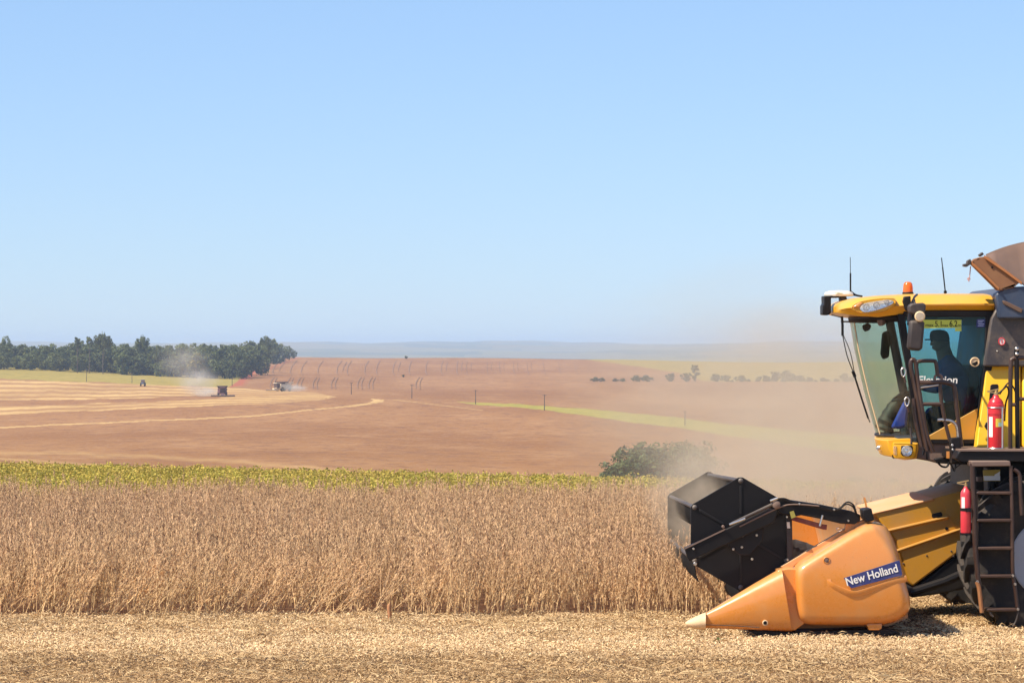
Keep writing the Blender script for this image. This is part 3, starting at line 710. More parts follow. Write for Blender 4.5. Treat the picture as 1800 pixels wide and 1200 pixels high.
# --- cab
DN, DF = 32.55, 34.45
DM = (DN + DF) / 2
def cab():
    # roof, lofted front to back
    st = [(1463, 548, 544, 540, 537, .60), (1466, 550, 543, 537, 532, .74), (1476, 552, 541, 532, 527, .86), (1500, 555, 539, 527, 522, .96), (1545, 557, 539, 524, 518.5, 1.02), (1590, 551, 537, 522, 516, 1.04), (1620, 546, 535, 521, 515.3, 1.04), (1680, 545, 534, 521, 514.8, 1.04), (1738, 545, 534, 521, 515, 1.04), (1748, 545, 535, 522, 516.5, 1.02), (1751, 544, 536, 525, 520, 0.98)]
    def zz(y): return HC - (y - CY) * DN / F
    def xx(x): return (x - CX) * DN / F
    rings = []
    for x, yb, ym, ys, yt, w in st:
        X = (x - CX) * np.interp(x, [1480, 1550], [DM, DN]) / F
        pr = [(w - .10, yb), (w - .075, (yb + ym) / 2 + 1.5), (w, ym), (w - .02, ym - 1.5), (w - .12, ys), (w - .22, (ys + yt) / 2 - .6), (w - .45, yt)]
        rings.append([Vector((X, DM - a, zz(y))) for a, y in pr] + [Vector((X, DM + a, zz(y))) for a, y in reversed(pr)])
    mb = MB(); mb.loft(rings); roof = mb.build('cab_roof', YEL, combine, smooth=28)
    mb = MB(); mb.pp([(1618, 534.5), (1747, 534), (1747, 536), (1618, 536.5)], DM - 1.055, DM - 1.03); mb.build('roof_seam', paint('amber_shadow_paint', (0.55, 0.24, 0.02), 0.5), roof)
    # front brow lip and lamp pod
    q = [(1497, 541), (1510, 531), (1535, 526), (1560, 524), (1572, 526), (1572, 535), (1556, 545), (1528, 550), (1514, 549)]
    mb = MB(); pillow(mb, smooth_outline(q, 3), [(-1.5, DN - .02), (-1.5, DN - .10), (0, DN - .125), (1.0, DN - .12)]); pod = mb.build('lamp_pod', YEL, roof, smooth=40)
    q2 = [(1511, 541), (1519, 533), (1540, 529), (1560, 526.5), (1570, 528.5), (1569, 534), (1552, 542), (1528, 548.5), (1516, 548)]
    mb = MB(); pillow(mb, smooth_outline(q2, 3), [(0, DN - .115), (0.3, DN - .132)]); refl = mb.build('headlight', MIRR, roof, smooth=0)
    for (x, y, r) in ((1523, 540, 0.038), (1541, 536.5, 0.036), (1559, 532, 0.028)):
        mb = MB(); mb.lathe(P(x, y, DN - .132), (0, -1, 0), [(r, -0.005), (r, 0.006), (r * 0.85, 0.004), (r * 0.3, -0.002), (r * 0.28, 0.012), (r * .1, .014)], 18); mb.build('lamp_bowl', STEEL, refl)
    mb = MB(); pillow(mb, smooth_outline(q2, 3), [(0.4, DN - .136), (1.0, DN - .146), (3.0, DN - .150)]); mb.build('lens', LENS, refl, smooth=50)
    mb = MB(); mb.pp([(1498, 540), (1511, 531), (1518, 532), (1510, 541)], DN - .14, DN - .10); mb.build('turn_signal', ORG, roof, 0.01)
    # front overhang and visor
    mb = MB(); mb.prism([Vector(((x - CX) * DM / F, DM + d, zz(562))) for x, d in ((1496, -.3), (1514, -.72), (1550, -.88), (1592, -.88), (1592, .88), (1550, .88), (1514, .72), (1496, .3))], (0, 0, zz(554) - zz(562))); mb.build('visor', BLKP, combine, 0.02)
    mb = MB(); mb.box(xx(1588), xx(1750), DM - .96, DM + .96, zz(556), zz(545.5)); mb.build('roof_frame', BLKP, combine, 0.01)
    # windscreen: curved glass between the front pillars
    rows = []
    for k in range(9):
        t = k / 8.0; y = 563 + t * (768 - 563)
        xp = np.interp(t, [0, 0.3, 1], [1584, 1594, 1628]); xc = np.interp(t, [0, 0.25, 0.6, 1], [1495, 1503, 1519, 1541])
        r = []
        for i in range(17):
            s = -1 + 2 * i / 16; bul = (1 - abs(s) ** 2.4)
            Xn, Xf, Xc = xx(xp), (np.interp(t, [0, .65, 1], [1563, 1588, 1606]) - CX) * DF / F, (xc - CX) * DM / F
            Xe = Xn + (Xf - Xn) * (s + 1) / 2
            r.append(Vector((Xe + (Xc - Xe) * bul, DM + s * 0.90, zz(y))))
        rows.append(r)
    mb = MB(); mb.loft(rows, closed=False, caps=False); ws = mb.build('windscreen', WGLASS, combine, smooth=60)
    for i in (0, 16):
        mb = MB(); mb.tube([r[i] for r in rows], 0.035 if i == 0 else 0.05, 8); mb.build('front_pillar', BLK if i == 0 else INTB, combine, smooth=60)
    for kk, mt in ((0, BLKP), (8, BLKP)):
        mb = MB(); mb.tube(rows[kk], 0.018, 6); mb.build('seal', mt, ws)
    mb = MB(); mb.tube([r[6] + Vector((-0.004, 0, 0)) for r in rows], 0.008, 6); mb.build('glass_edge', CREAM, ws)  # cream tube stands in for the grazing reflection on the glass
    # wiper
    mb = MB(); mb.tp([(1480, 556), (1481, 572), (1481, 590)], DM - .5, 0.014, 8, False); wp = mb.build('wiper', BLK, combine)
    mb = MB(); mb.tp([(1481, 588), (1489, 625), (1501, 657), (1515, 700), (1529, 742)], DM - .5, 0.006, 6); mb.tp([(1482, 588), (1495, 620), (1502, 657)], DM - .45, 0.005, 6); mb.tp([(1499, 652), (1503, 662)], DM - .5, 0.018, 8, False); mb.tp([(1502, 660), (1513, 695), (1526, 735)], DM - .5, 0.011, 6); mb.build('wiper_blade', BLK, wp)
    mb = MB(); mb.tp([(1462, 553), (1480, 558)], DM - .5, 0.008, 6, False); mb.tp([(1478, 565), (1540, 566), (1560, 563)], DM - .5, 0.010, 6, False); split(mb, 'wiper_link', DGRY, wp)
    # door: frame bars and tinted glass
    mb = MB(); mb.pp([(1578, 552), (1590, 552), (1604, 640), (1624, 772), (1612, 772), (1592, 640)], DN - .01, DN + .05); dr = mb.build('door', BLK, combine, 0.006)
    mb = MB(); mb.pp([(1590, 553), (1741, 553), (1716, 716), (1631, 764), (1622, 764), (1604, 640)], DN + .012, DN + .018); mb.build('pane', DGLASS, dr, smooth=0)
    mb = MB(); mb.pp([(1733, 547), (1749, 547), (1745, 640), (1724, 775), (1712, 775), (1730, 640)], DN - .015, DN + .06); mb.build('rear_post', BLK, combine, 0.008)
    mb = MB(); mb.pp([(1590, 549), (1736, 549), (1735, 557), (1591, 557)], DN - .008, DN + .03); mb.build('top_rail', BLK, dr, 0.004)
    mb = MB(); mb.pp([(1630, 767), (1722, 715.5), (1714, 774), (1628, 774)], DN - .004, DN + .05); mb.build('door_lower_panel', FEED, dr, 0.006)
    mb = MB(); mb.pp([(1612, 772), (1724, 772), (1724, 779), (1612, 779)], DN - .02, DN + .06); mb.build('sill', BLK, dr)
    mb = MB(); mb.lathe(P(1713.5, 636, DN), (0, -1, 0), [(0.052, -.01), (0.052, .012), (0.044, .016), (0.040, .006)], 22); hd = mb.build('door_handle', CREAM, dr, smooth=40)
    mb = MB(); mb.pp([(1708, 639), (1718, 634), (1719, 639), (1714, 643.5)], DN - .014, DN - .004); mb.build('latch', BLK, hd)
    # far side wall of the cab with its window, rear wall, floor, ceiling
    mb = MB()
    for poly in ([(1552, 548), (1704, 548), (1704, 563), (1556, 563)], [(1697, 563), (1704, 563), (1704, 775), (1660, 775), (1664, 735), (1690, 650)], [(1600, 735), (1664, 735), (1660, 775), (1600, 775)]):
        mb.pp(poly, DF, DF + .05)
    mb.build('far_wall', INT, combine, smooth=0)
    mb = MB(); mb.pp([(1556, 563), (1697, 563), (1690, 650), (1664, 735), (1592, 735)], DF + .02, DF + .026); mb.build('far_window', DGLASS, combine, smooth=0)
    mb = MB(); mb.box(xx(1738), xx(1752), DN + .05, DF + .02, zz(775), zz(548)); mb.build('rear_wall', INT, combine)
    mb = MB(); mb.box(xx(1580), xx(1730), DN + .06, DF - .02, zz(786), zz(768)); mb.build('cab_floor', INT, combine, 0.01)
    mb = MB(); mb.box(xx(1590), xx(1740), DN + .05, DF, zz(552), zz(547)); mb.pp([(1592, 552), (1660, 552), (1640, 563), (1600, 563)], DM + .2, DF); mb.build('headliner', INT, combine)
    # seat, console, steering column
    mb = MB(); mb.box(xx(1655), xx(1706), DM - .26, DM + .26, zz(745), zz(722)); mb.box(xx(1664), xx(1698), DM - .2, DM + .2, zz(770), zz(745)); mb.pp([(1695, 740), (1708, 640), (1722, 640), (1722, 745)], DM - .25, DM + .25); mb.build('seat', SEAT, combine, 0.05)
    mb = MB(); mb.pp([(1640, 712), (1690, 702), (1690, 745), (1650, 745)], DM - .52, DM - .32); mb.build('arm_console', SEAT, combine, 0.03)
    mb = MB(); mb.tp([(1592, 770), (1590, 730), (1600, 695)], DM, [0.06] * 9, 10); st_ = mb.build('steering_column', INT, combine)
    a = P(1599, 690, DM); mb = MB(); mb.tube([a + Vector((math.cos(t) * .19, math.sin(t) * .20, math.cos(t) * .09)) for t in np.linspace(0, 2 * math.pi, 29)], 0.014, 8); mb.tube([a + Vector((-.19, 0, -.09)), a + Vector((.19, 0, .09))], .012, 6); mb.build('steering_wheel', SEAT, st_)
    # bellows, rag and small fittings low in the windscreen
    mb = MB(); mb.tp([(1553, 757), (1562, 735), (1575, 712), (1590, 697)], DM + .25, [0.10, 0.115, 0.095, 0.11, 0.09, 0.10, 0.085, 0.09, 0.075, 0.08, 0.07, 0.07, 0.06][:13], 12); mb.build('air_bellows', DGRY, combine)
    mb = MB(); mb.pp([(1566, 752), (1590, 703), (1598, 712), (1594, 750), (1580, 754)], DM - .35, DM - .28); mb.build('rag', BLUECL, combine, 0.03)
    mb = MB(); mb.ball(P(1548, 718, DM - .2) + Vector((-.12, 0, 0)), .03, .02, .014, 8, 6)
    mb.v = mb.v[:0]; mb.f = []
    mb.pp([(1516, 572), (1526, 567), (1532, 572), (1529, 580), (1521, 583), (1517, 578)], DM - .3, DM - .25); mb.build('interior_mirror', BLK, combine, 0.01)
    mb = MB(); mb.pp([(1551, 585), (1561, 580), (1566, 590), (1563, 628), (1552, 632), (1548, 622)], DF - .1, DF - .04); mb.build('far_mirror', DGRY, combine, 0.02)
    # stickers on the door glass
    mb = MB(); mb.pp([(1622, 562), (1690, 562), (1690, 576), (1622, 577)], DN + .004, DN + .008); s1 = mb.build('height_sticker', LIME, dr)
    mb = MB(); mb.pp([(1679, 576.5), (1690, 576.2), (1690, 582), (1679, 582)], DN + .0045, DN + .0085); mb.build('small_sticker', LIME, dr)
    text_obj('lettering', 'max', 1627, 1641, 574, 6, DN + .003, BLK, s1, bold=0.008)
    text_obj('lettering', '5.1', 1643.5, 1655, 574, 10, DN + .003, BLK, s1, bold=0.008)
    text_obj('lettering', 'max', 1656, 1667, 574, 5, DN + .003, BLK, s1, bold=0.008)
    text_obj('lettering', '6.2', 1669, 1683, 574, 10.5, DN + .003, BLK, s1, bold=0.012)
    text_obj('lettering', 'm', 1683.8, 1689.5, 574, 5.5, DN + .003, BLK, s1, bold=0.008)
    mb = MB(); mb.pp([(1717, 561), (1732.5, 560.5), (1732, 575), (1716, 575.5)], DN + .002, DN + .006); s2 = mb.build('service_sticker', BLUEDEC, dr)
    mb = MB()
    for k, (a0, a1) in enumerate(((1719, 1730), (1719, 1727), (1720, 1730), (1719, 1729))): mb.pp([(a0, 563 + k * 3), (a1, 562.6 + k * 3), (a1, 563.8 + k * 3), (a0, 564.2 + k * 3)], DN, DN + .003)
    split(mb, 'print_lines', paint('pale_blue_print', (.45, .5, .75), .5, dust=0), s2)
    text_obj('lettering', 'Elevation', 1614, 1683, 673.5, 13, DN + .004, WHT, dr, bold=0.014, shear=0.1)
    # skirt under the cab
    mb = MB(); mb.pp([(1610, 779), (1682, 779), (1680, 812), (1650, 813), (1610, 806), (1597, 805)], DN + .02, DF - .02); mb.build('cab_skirt', SKIRT, combine, 0.02)
    mb = MB(); mb.pp([(1627, 786), (1630, 786), (1631, 808), (1628, 807)], DN + .008, DN + .03); mb.build('drain_hose', BLK, combine)
    mb = MB(); mb.pp([(1642, 806), (1660, 803), (1800, 805), (1800, 815), (1690, 816), (1646, 814)], DN - .05, DF - .1); mb.build('cab_base', BLK, combine, 0.01)
    # yellow bumper with work lamp
    mb = MB(); out = [(1537, 773), (1560, 771), (1594, 770), (1600, 777), (1613, 778), (1614, 790), (1609, 806), (1580, 808), (1562, 804), (1549, 802), (1541, 788)]
    rings = []
    for dd, k in ((-.62, 0.0), (-.60, .5), (-.3, .86), (0, 1), (.3, .86), (.60, .5), (.62, 0)):
        pass
    secs = []
    for D, lp in ((DN - .03, 1560), (DN + .12, 1550), (DN + .35, 1542), (DM - .3, 1538), (DM, 1537), (DM + .3, 1537.5), (DM + .6, 1541), (DF - .1, 1551), (DF + .02, 1562)):
        XL, XR = (lp - CX) * D / F, xx(1614)
        secs.append([Vector((XL + (x - 1537) / 77.0 * (XR - XL), D, zz(y))) for x, y in out])
    mb.loft(secs); bump = mb.build('front_bumper', YEL, combine, 0.03, seg=3)
    mb = MB(); pillow(mb, smooth_outline([(1569, 780), (1575, 777), (1608, 778), (1612, 783), (1610, 800), (1604, 806), (1576, 806), (1570, 800)], 3), [(0, DN - .02), (0, DN - .06), (1.2, DN - .085), (3, DN - .09)]); pd = mb.build('lamp_housing', YEL, bump, smooth=45)
    mb = MB(); mb.pp([(1584, 783), (1603, 782), (1605, 786), (1603, 799), (1599, 802), (1586, 801), (1583, 797)], DN - .095, DN - .08); hl = mb.build('headlight', BLKP, combine, 0.008)
    mb = MB(); mb.lathe(P(1594, 792, DN - .10), (0, -1, 0), [(0.058, -.02), (0.058, .006), (.045, .002), (.02, -.004), (.012, .01), (.004, .012)], 22); mb.build('lamp_bowl', MIRR, hl, smooth=30)
    mb = MB(); mb.lathe(P(1594, 792, DN - .108), (0, -1, 0), [(0.058, 0), (.05, .014), (.03, .02), (.004, .022)], 22); mb.build('lens', LENS, hl, smooth=60)
    mb = MB(); mb.pp([(1570, 784), (1576, 783), (1577, 800), (1571, 799)], DN - .096, DN - .085); mb.build('side_lens', LENS, pd, .004)
    mb = MB(); mb.pp([(1568, 799), (1576, 800), (1575, 806), (1569, 805)], DN - .045, DN - .028); mb.build('vent_slot', BLK, bump)
    mb = MB(); mb.lathe(P(1546, 787, DN + .33), (-1, -.4, 0), [(.03, -.02), (.03, .015), (.018, .03)], 12); mb.build('round_reflector', STEEL, bump)
    # mirrors on the near side
    def rbox(pts, D0, D1, name, m, par, b=.02):
        k = MB(); k.pp(pts, D0, D1); return k.build(name, m, par, b, seg=3)
    mi = rbox([(1600, 563), (1622, 562), (1626, 568), (1622, 612), (1617, 617), (1599, 615), (1596, 609)], 31.72, 31.86, 'mirror', DGRY, combine, .03)
    mu = rbox([(1598, 537), (1604, 533), (1622, 532), (1628, 535), (1627, 548), (1622, 552), (1602, 552), (1598, 548)], 31.72, 31.88, 'mirror', DGRY, combine, .025)
    mb = MB(); mb.tp([(1612, 518, 32.45), (1606, 525, 32.0), (1610, 540, 31.9), (1607, 560, 31.88), (1607, 590, 31.9)], 32, .012, 8); mb.tp([(1606, 528, 32.4), (1600, 545, 32.2), (1598, 570, 31.95)], 32, .022, 8); mb.build('mirror_arm', BLK, combine)
    mb = MB(); mb.lathe(P(1617, 556, 31.7), (-.15, -1, -.1), [(.048, -.06), (.056, -.01), (.056, .012), (.048, .02)], 22); wl = mb.build('work_lamp', CREAM, combine, smooth=40)
    mb = MB(); mb.lathe(P(1617, 556, 31.68), (-.15, -1, -.1), [(.042, 0), (.040, .004), (.005, .006)], 20); mb.build('lens', LENS, wl, smooth=60)
    mb = MB(); mb.lathe(P(1548, 565, DM - .75), (-1, -.6, -.2), [(.03, -.06), (.048, -.02), (.048, .012), (.03, .02)], 18); wl = mb.build('work_lamp', SKIRT, combine, smooth=40)
    mb = MB(); mb.pp([(1589, 521), (1601, 520), (1602, 546), (1592, 546), (1587, 530)], DM - 1.065, DM - 1.0); mb.build('roof_vent', BLKP, roof, .01)
    mb = MB(); mb.pp([(1749, 517), (1755, 516.5), (1754, 535.5), (1748, 535)], DM - 1.0, DM - .92); mb.build('marker_plate', paint('pale_yellow_plate', (.85, .75, .2), .5, dust=.1), roof)
    # roof fittings
    c = P(1596, 515, 33.0)
    mb = MB(); mb.lathe(c, (0, 0, 1), [(.062, -.06), (.062, .004), (.055, .012)], 20); be = mb.build('beacon', BLKP, combine)
    mb = MB(); mb.lathe(c, (0, 0, 1), [(.056, .0), (.056, .03), (.053, .07), (.046, .105), (.03, .12), (.008, .124)], 24); mb.build('amber_dome', AMBER, be, smooth=60)
    for (pts, r) in (([(1495, 519), (1495, 480)], .010), ([(1495, 480), (1494.6, 452)], .004), ([(1662, 516), (1657, 470)], .008), ([(1657, 470), (1655, 453)], .006)):
        mb = MB(); mb.tp(pts, DM, r, 6, False); mb.build('antenna', BLK, combine)
    mb = MB(); mb.tp([(1662, 515.5), (1661.5, 511)], DM, .018, 8, False); mb.build('antenna_base', BLK, combine)
    # receiver on its bracket at the front of the roof
    mb = MB()
    rg = []
    for k, (r, y) in enumerate(((.10, 521.0), (.158, 520.5), (.165, 517.5), (.150, 513.5), (.10, 511), (.02, 510.2))):
        rg.append([P(1474.5, y, DM) + Vector((math.cos(a) * r, math.sin(a) * r * 1.0, 0)) for a in np.linspace(0, 2 * math.pi, 24, endpoint=False)])
    mb.loft(rg); gp = mb.build('receiver_dome', WHTP, combine, smooth=50)
    text_obj('lettering', 'TRIMBLE', 1466, 1481, 516.4, 2.6, DM - .166, paint('faded_print', (.35, .32, .1), .6), gp, bold=.02)
    mb = MB(); mb.pp([(1448, 520), (1476, 519), (1476, 523), (1461, 523), (1461, 550), (1456, 554), (1446, 553), (1446, 537), (1448.5, 534)], DM - .14, DM + .14); mb.build('receiver_bracket', BLK, combine, .01)
    mb = MB(); mb.pp([(1477, 521), (1488, 521), (1490, 529), (1478, 531)], DM - .1, DM + .1); mb.build('mount_block', DGRY, combine, .008)
    mb = MB(); mb.tp([(1496, 512), (1502, 517), (1507, 519)], DM, .01, 6); mb.tp([(1500, 518), (1516, 521)], DM, .012, 6, False); mb.build('cable', BLK, combine)
cab()

def rails():
    T = 31.95
    def t(pts, r=.020, m=BRNZ, name='handrail', D=T, smooth=True):
        k = MB(); k.tp(pts, D, r, 8, smooth); return k.build(name, m, combine, smooth=60)
    t([(1630, 792), (1624, 765), (1612, 700), (1603, 655), (1601, 638), (1604, 632), (1609, 636), (1611, 650), (1616, 690), (1628, 760), (1640, 795)], .024)
    t([(1611, 660), (1611, 642), (1615, 635), (1640, 634), (1645, 638), (1648, 660)], .020)
    t([(1616, 672), (1640, 672), (1655, 671), (1670, 674), (1677, 680), (1680, 700), (1687, 760), (1690, 785)], .024)
    t([(1613, 710), (1656, 710)], .020, smooth=False)
    t([(1652, 675), (1654, 700), (1661, 740), (1670, 775)], .020)
    t([(1606, 700), (1610, 740), (1620, 785)], .020)
    t([(1648, 738), (1662, 738), (1676, 742), (1683, 755), (1685, 788)], .018, STEEL)
    t([(1612, 675), (1650, 673)], .012, STEEL, smooth=False); t([(1606, 683), (1650, 676)], .012, STEEL, smooth=False)
    t([(1644, 672), (1643, 663), (1647, 659), (1654, 660), (1656, 668), (1655, 672)], .014, SKIRT)
    t([(1600, 752), (1602, 770), (1602, 780)], .012, DGRY); t([(1625, 790), (1622, 800), (1624, 788)], .010, BLK)
    for x, y in ((1588, 650), (1594, 702)):
        t([(x - 4, y), (x, y - 4), (x + 4, y), (x + 3, y + 8), (x, y + 12), (x - 3, y + 8), (x - 4, y)], .008, STEEL, 'hook', 31.9)
        t([(x + 1, y + 11), (x + 4, y + 22)], .012, BRNZ, 'hook_strap', 31.9, False)
    # rails over the platform
    t([(1776, 792), (1776, 700), (1777, 640), (1780, 631), (1790, 629), (1830, 628), (1900, 628)], .024)
    t([(1789, 792), (1788, 700), (1787, 612)], .026, BLK, smooth=False)
    t([(1778, 711), (1788, 711)], .020, smooth=False); t([(1788, 701), (1830, 701)], .020, smooth=False)
    t([(1757, 693), (1766, 680), (1773, 673), (1781, 680), (1786, 692)], .008, BLK)
    for y in (613, 622): 
        k = MB(); k.lathe(P(1787, y, 31.92), (0, -1, 0), [(.02, 0), (.02, .02), (.01, .03)], 10); k.build('clamp', STEEL, combine)
    # platform, brackets
    k = MB(); k.pp([(1685, 793), (1980, 794), (1980, 810), (1690, 812), (1680, 806)], 31.42, 32.5); pf = k.build('platform', BLK, combine, .01)
    k = MB(); k.pp([(1688, 790), (1980, 791), (1980, 793.5), (1688, 793)], 31.40, 32.5); k.build('platform_deck', SKIRT, pf)
    k = MB(); k.pp([(1671, 770), (1689, 768), (1690, 814), (1673, 814)], 31.75, 31.9); br = k.build('bracket', BLK, combine, .008)
    k = MB(); bolt(k, 1674, 782, 31.75); bolt(k, 1675, 790, 31.75); split(k, 'bolt', STEEL, br)
    k = MB(); k.pp([(1664, 793), (1669, 793), (1669, 805), (1664, 805)], 31.8, 31.83); k.build('reflector', ORG, combine)
    k = MB(); k.tp([(1648, 812), (1655, 819), (1664, 820), (1668, 813)], 32.0, .012, 6); k.tp([(1668, 812), (1674, 820), (1677, 828), (1680, 815)], 32.0, .010, 6); k.tp([(1680, 822), (1692, 812)], 32.0, .004, 5, False); k.build('cable', BLK, combine)
    # ladder
    L = 31.25
    lad = MB(); lad.tp([(1709, 814), (1711, 870), (1714, 960), (1716, 985), (1719, 1012), (1721, 1034), (1726, 1075)], L, .026, 10); lad.tp([(1716, 860), (1717, 985)], L + .04, .018, 8, False); lad.tp([(1777, 818), (1779, 900), (1780, 1000), (1783, 1025), (1789, 1070)], L, .020, 10); ld = lad.build('ladder', BRNZ, combine, smooth=60)
    k = MB(); k.pp([(1707, 810), (1776, 810), (1777, 819), (1709, 820)], L - .03, L + .3); k.build('top_step', SKIRT, ld, .01)
    for y, a, b in ((866, 1717, 1779), (914, 1718, 1780), (963, 1719, 1781), (1012, 1722, 1782), (1071, 1733, 1788)):
        k = MB(); k.pp([(a, y - 2), (b, y - 2), (b, y + 3), (a, y + 3)], L - .02, L + .22); k.build('rung', BRNZ, ld, .008)
    k = MB(); k.tp([(1717, 1022), (1721, 1034), (1724, 1060), (1726, 1076)], L - .03, .022, 8); k.build('side_strap', paint('worn_orange_strap', (.34, .14, .05), .6), ld)
    k = MB(); k.tp([(1738, 1072), (1742, 1080), (1746, 1083)], L, .012, 6); k.tp([(1790, 1073), (1786, 1090), (1780, 1100)], L, .010, 6); split(k, 'chain', DGRY, ld)
    k = MB()
    for x, y in ((1718, 1022), (1784, 1026), (1789, 1070), (1780, 1011)): bolt(k, x, y, L - .03, .016, .02)
    split(k, 'bolt', STEEL, ld)
    k = MB(); k.tp([(1782, 825), (1790, 830), (1793, 840), (1794, 870), (1796, 905)], L, .020, 8); k.build('grab_rail', BRNZ, combine)
    k = MB(); k.pp([(1728, 826), (1758, 825), (1758, 845), (1729, 845)], 31.78, 31.80); wl_ = k.build('warning_label', paint('label_yellow', (.42, .30, .04), .5, dust=.3), combine)
    k = MB(); k.pp([(1729, 836), (1758, 836), (1758, 844), (1730, 844)], 31.77, 31.779); k.pp([(1748, 834), (1758, 828), (1757, 836), (1749, 838)], 31.765, 31.769); k.build('print', WHT, wl_)
    # machinery behind the ladder
    k = MB(); k.pp([(1714, 812), (1980, 812), (1980, 905), (1770, 905), (1714, 870)], 32.45, 34.3); k.build('chassis', BLKP, combine, .02)
    k = MB(); k.lathe(P(1744, 893, 31.95), (0, 0, 1), [(.05, -.08), (.055, -.06), (.055, .07), (.03, .09)], 14); k.build('filter_canister', WHTP, combine, smooth=40)
    for x, y, w, h in ((1718, 838, 9, 8), (1720, 895, 7, 14), (1720, 927, 9, 10), (1720, 950, 11, 8), (1722, 983, 11, 6)):
        k = MB(); k.pp([(x, y), (x + w, y - 1), (x + w + 1, y + h), (x, y + h)], 32.0, 32.1); k.build('bracket', SKIRT, combine, .006)
    k = MB(); k.pp([(1736, 820), (1750, 820), (1752, 1000), (1738, 1000)], 32.0, 32.3); k.build('drop_leg', BLKP, combine, .02)
    k = MB(); k.lathe(P(1784, 893, 31.5), (0, 0, 1), [(.035, -.05), (.045, -.03), (.045, .02), (.02, .05), (.015, .07)], 14); k.build('reservoir', BLK, combine, smooth=40)
rails()

def tank_and_body():
    # folded grain tank cover
    k = MB(); k.pp([(1704, 462), (1712, 455), (1722, 452), (1736, 450), (1796, 494), (1782, 505), (1757, 511), (1752, 510)], 32.3, 32.36); fl = k.build('tank_cover', RUST, combine, .008)
    k = MB(); k.loft([[P(x, y + o, 32.29 - e) for o, e in ((-2, 0), (-1.5, .02), (3, .022), (4, 0))] for x, y in ((1730, 450), (1765, 474), (1796, 497))]); k.build('edge_fold', paint('rust_orange_edge', (.42, .15, .04), .55, dust=.2), fl)
    k = MB(); k.loft([[P(x, y + o, 32.29 - e) for o, e in ((-3, 0), (-2, .02), (2, .02), (3, 0))] for x, y in ((1708, 462), (1732, 484), (1756, 508))]); k.build('edge_fold', paint('rust_orange_edge', (.42, .15, .04), .55, dust=.2), fl)
    for x, y in ((1725, 477), (1744, 470)):
        k = MB(); k.lathe(P(x, y, 32.3), (0, -1, 0), [(.012, 0), (.012, .01)], 10); split(k, 'bolt', BLK, fl)
    top = [(1734, 449.5), (1750, 442.5), (1768, 436), (1786, 431), (1800, 428), (1840, 422), (1900, 418), (2000, 420)]
    low = [(1736, 451), (1756, 465), (1776, 480), (1796, 495), (1806, 503), (1860, 505), (1920, 505), (2000, 505)]
    k = MB(); k.loft([[P(x, y, 32.5 + .9) for x, y in top], [P(x, y - 1, 33.3) for x, y in top], [P(x, y, 32.37) for x, y in low], [P(x, y, 32.34) for x, y in low]], closed=False, caps=False)
    o = k.build('tank_cover_inner', RUST2, combine); s = o.modifiers.new('thickness', 'SOLIDIFY'); s.thickness = .02
    k = MB(); k.tp(top, 33.4, .02, 6); k.build('tank_rim', RUST2, o)
    k = MB(); k.pp([(1694, 464), (1700, 463), (1701, 458), (1706, 455), (1708, 461), (1712, 459), (1714, 463), (1704, 466), (1700, 469), (1694, 468)], 32.3, 32.4); k.pp([(1716, 455), (1722, 453), (1723, 456), (1717, 458)], 32.3, 32.4); k.pp([(1721, 448), (1727, 443), (1730, 447), (1724, 451)], 32.3, 32.4); k.build('tank_latch', DGRY, fl, .004)
    k = MB(); k.tp([(1706, 468), (1705, 480), (1703, 495)], 32.35, .006, 5); k.tp([(1702, 488), (1704, 492)], 32.35, .018, 6, False); k.build('pull_cord', paint('pink_cord', (.6, .35, .33), .7), fl)
    # tank side
    k = MB(); k.pp([(1750, 519), (1753, 514), (1768, 505), (1800, 503), (2000, 503), (2000, 560), (1757, 560)], 32.32, 34.7); k.build('grain_tank', BLUEG, combine, .02)
    k = MB(); k.pp([(1757, 508), (1785, 498), (1786, 503), (1765, 509)], 32.30, 32.4); k.build('tank_flange', SKIRT, combine, .004)
    k = MB(); k.pp([(1752, 540), (1800, 560), (2000, 562), (2000, 644), (1730, 644), (1742, 560)], 32.45, 34.6); k.build('tank_lower_side', paint('tank_dark', (.05, .045, .05), .45, dust=.35), combine, .02)
    k = MB(); k.pp([(1762, 528), (1768, 529), (1798, 543), (1796, 550), (1790, 548), (1764, 534)], 32.30, 32.34); k.build('tank_rib', RUST2, combine, .006)
    k = MB(); k.lathe(P(1761, 600, 32.44), (0, -1, 0), [(.038, 0), (.038, .008)], 20)
    k.v = [(x, y, P(0, 600, 32.44).z + (z - P(0, 600, 32.44).z) * 1.15) for x, y, z in k.v]; rs = k.build('round_sticker', WHT, combine)
    k = MB()
    a = P(1761, 600, 32.43); k.tube([a + Vector((math.cos(t) * .033, 0, math.sin(t) * .038)) for t in np.linspace(0, 2 * math.pi, 25)], .006, 6); k.build('red_ring', RED, rs)
    k = MB(); k.pp([(1760.4, 597), (1762, 597), (1762, 603), (1760.4, 603)], 32.425, 32.431); k.build('print', RED, rs)
    k = MB(); bolt(k, 1753, 617, 32.45, .008, .006); split(k, 'bolt', STEEL, combine)
    # yellow side panels
    lean = lambda pts, D0, D1: k.prism([P(x, y, D0 + (789 - y) / 146 * .25) for x, y in pts], (0, D1 - D0, 0))
    k = MB(); lean(smooth_outline([(1733, 650), (1736, 643.5), (1790, 643), (1794, 646), (1793, 785), (1790, 789), (1722, 788), (1717, 783), (1722, 740), (1729, 690)], 2), 32.30, 32.5); bp = k.build('side_panel', YEL_LIT, combine, .02, seg=3)
    k = MB(); lean([(1741, 677), (1745, 675), (1754, 675), (1755, 678), (1752, 702), (1745, 715), (1738, 712)], 32.292, 32.31); lean([(1733, 742), (1742, 741), (1742, 755), (1734, 755), (1730, 749)], 32.292, 32.31); split(k, 'hand_slot', BLK, bp, bevel=.004)
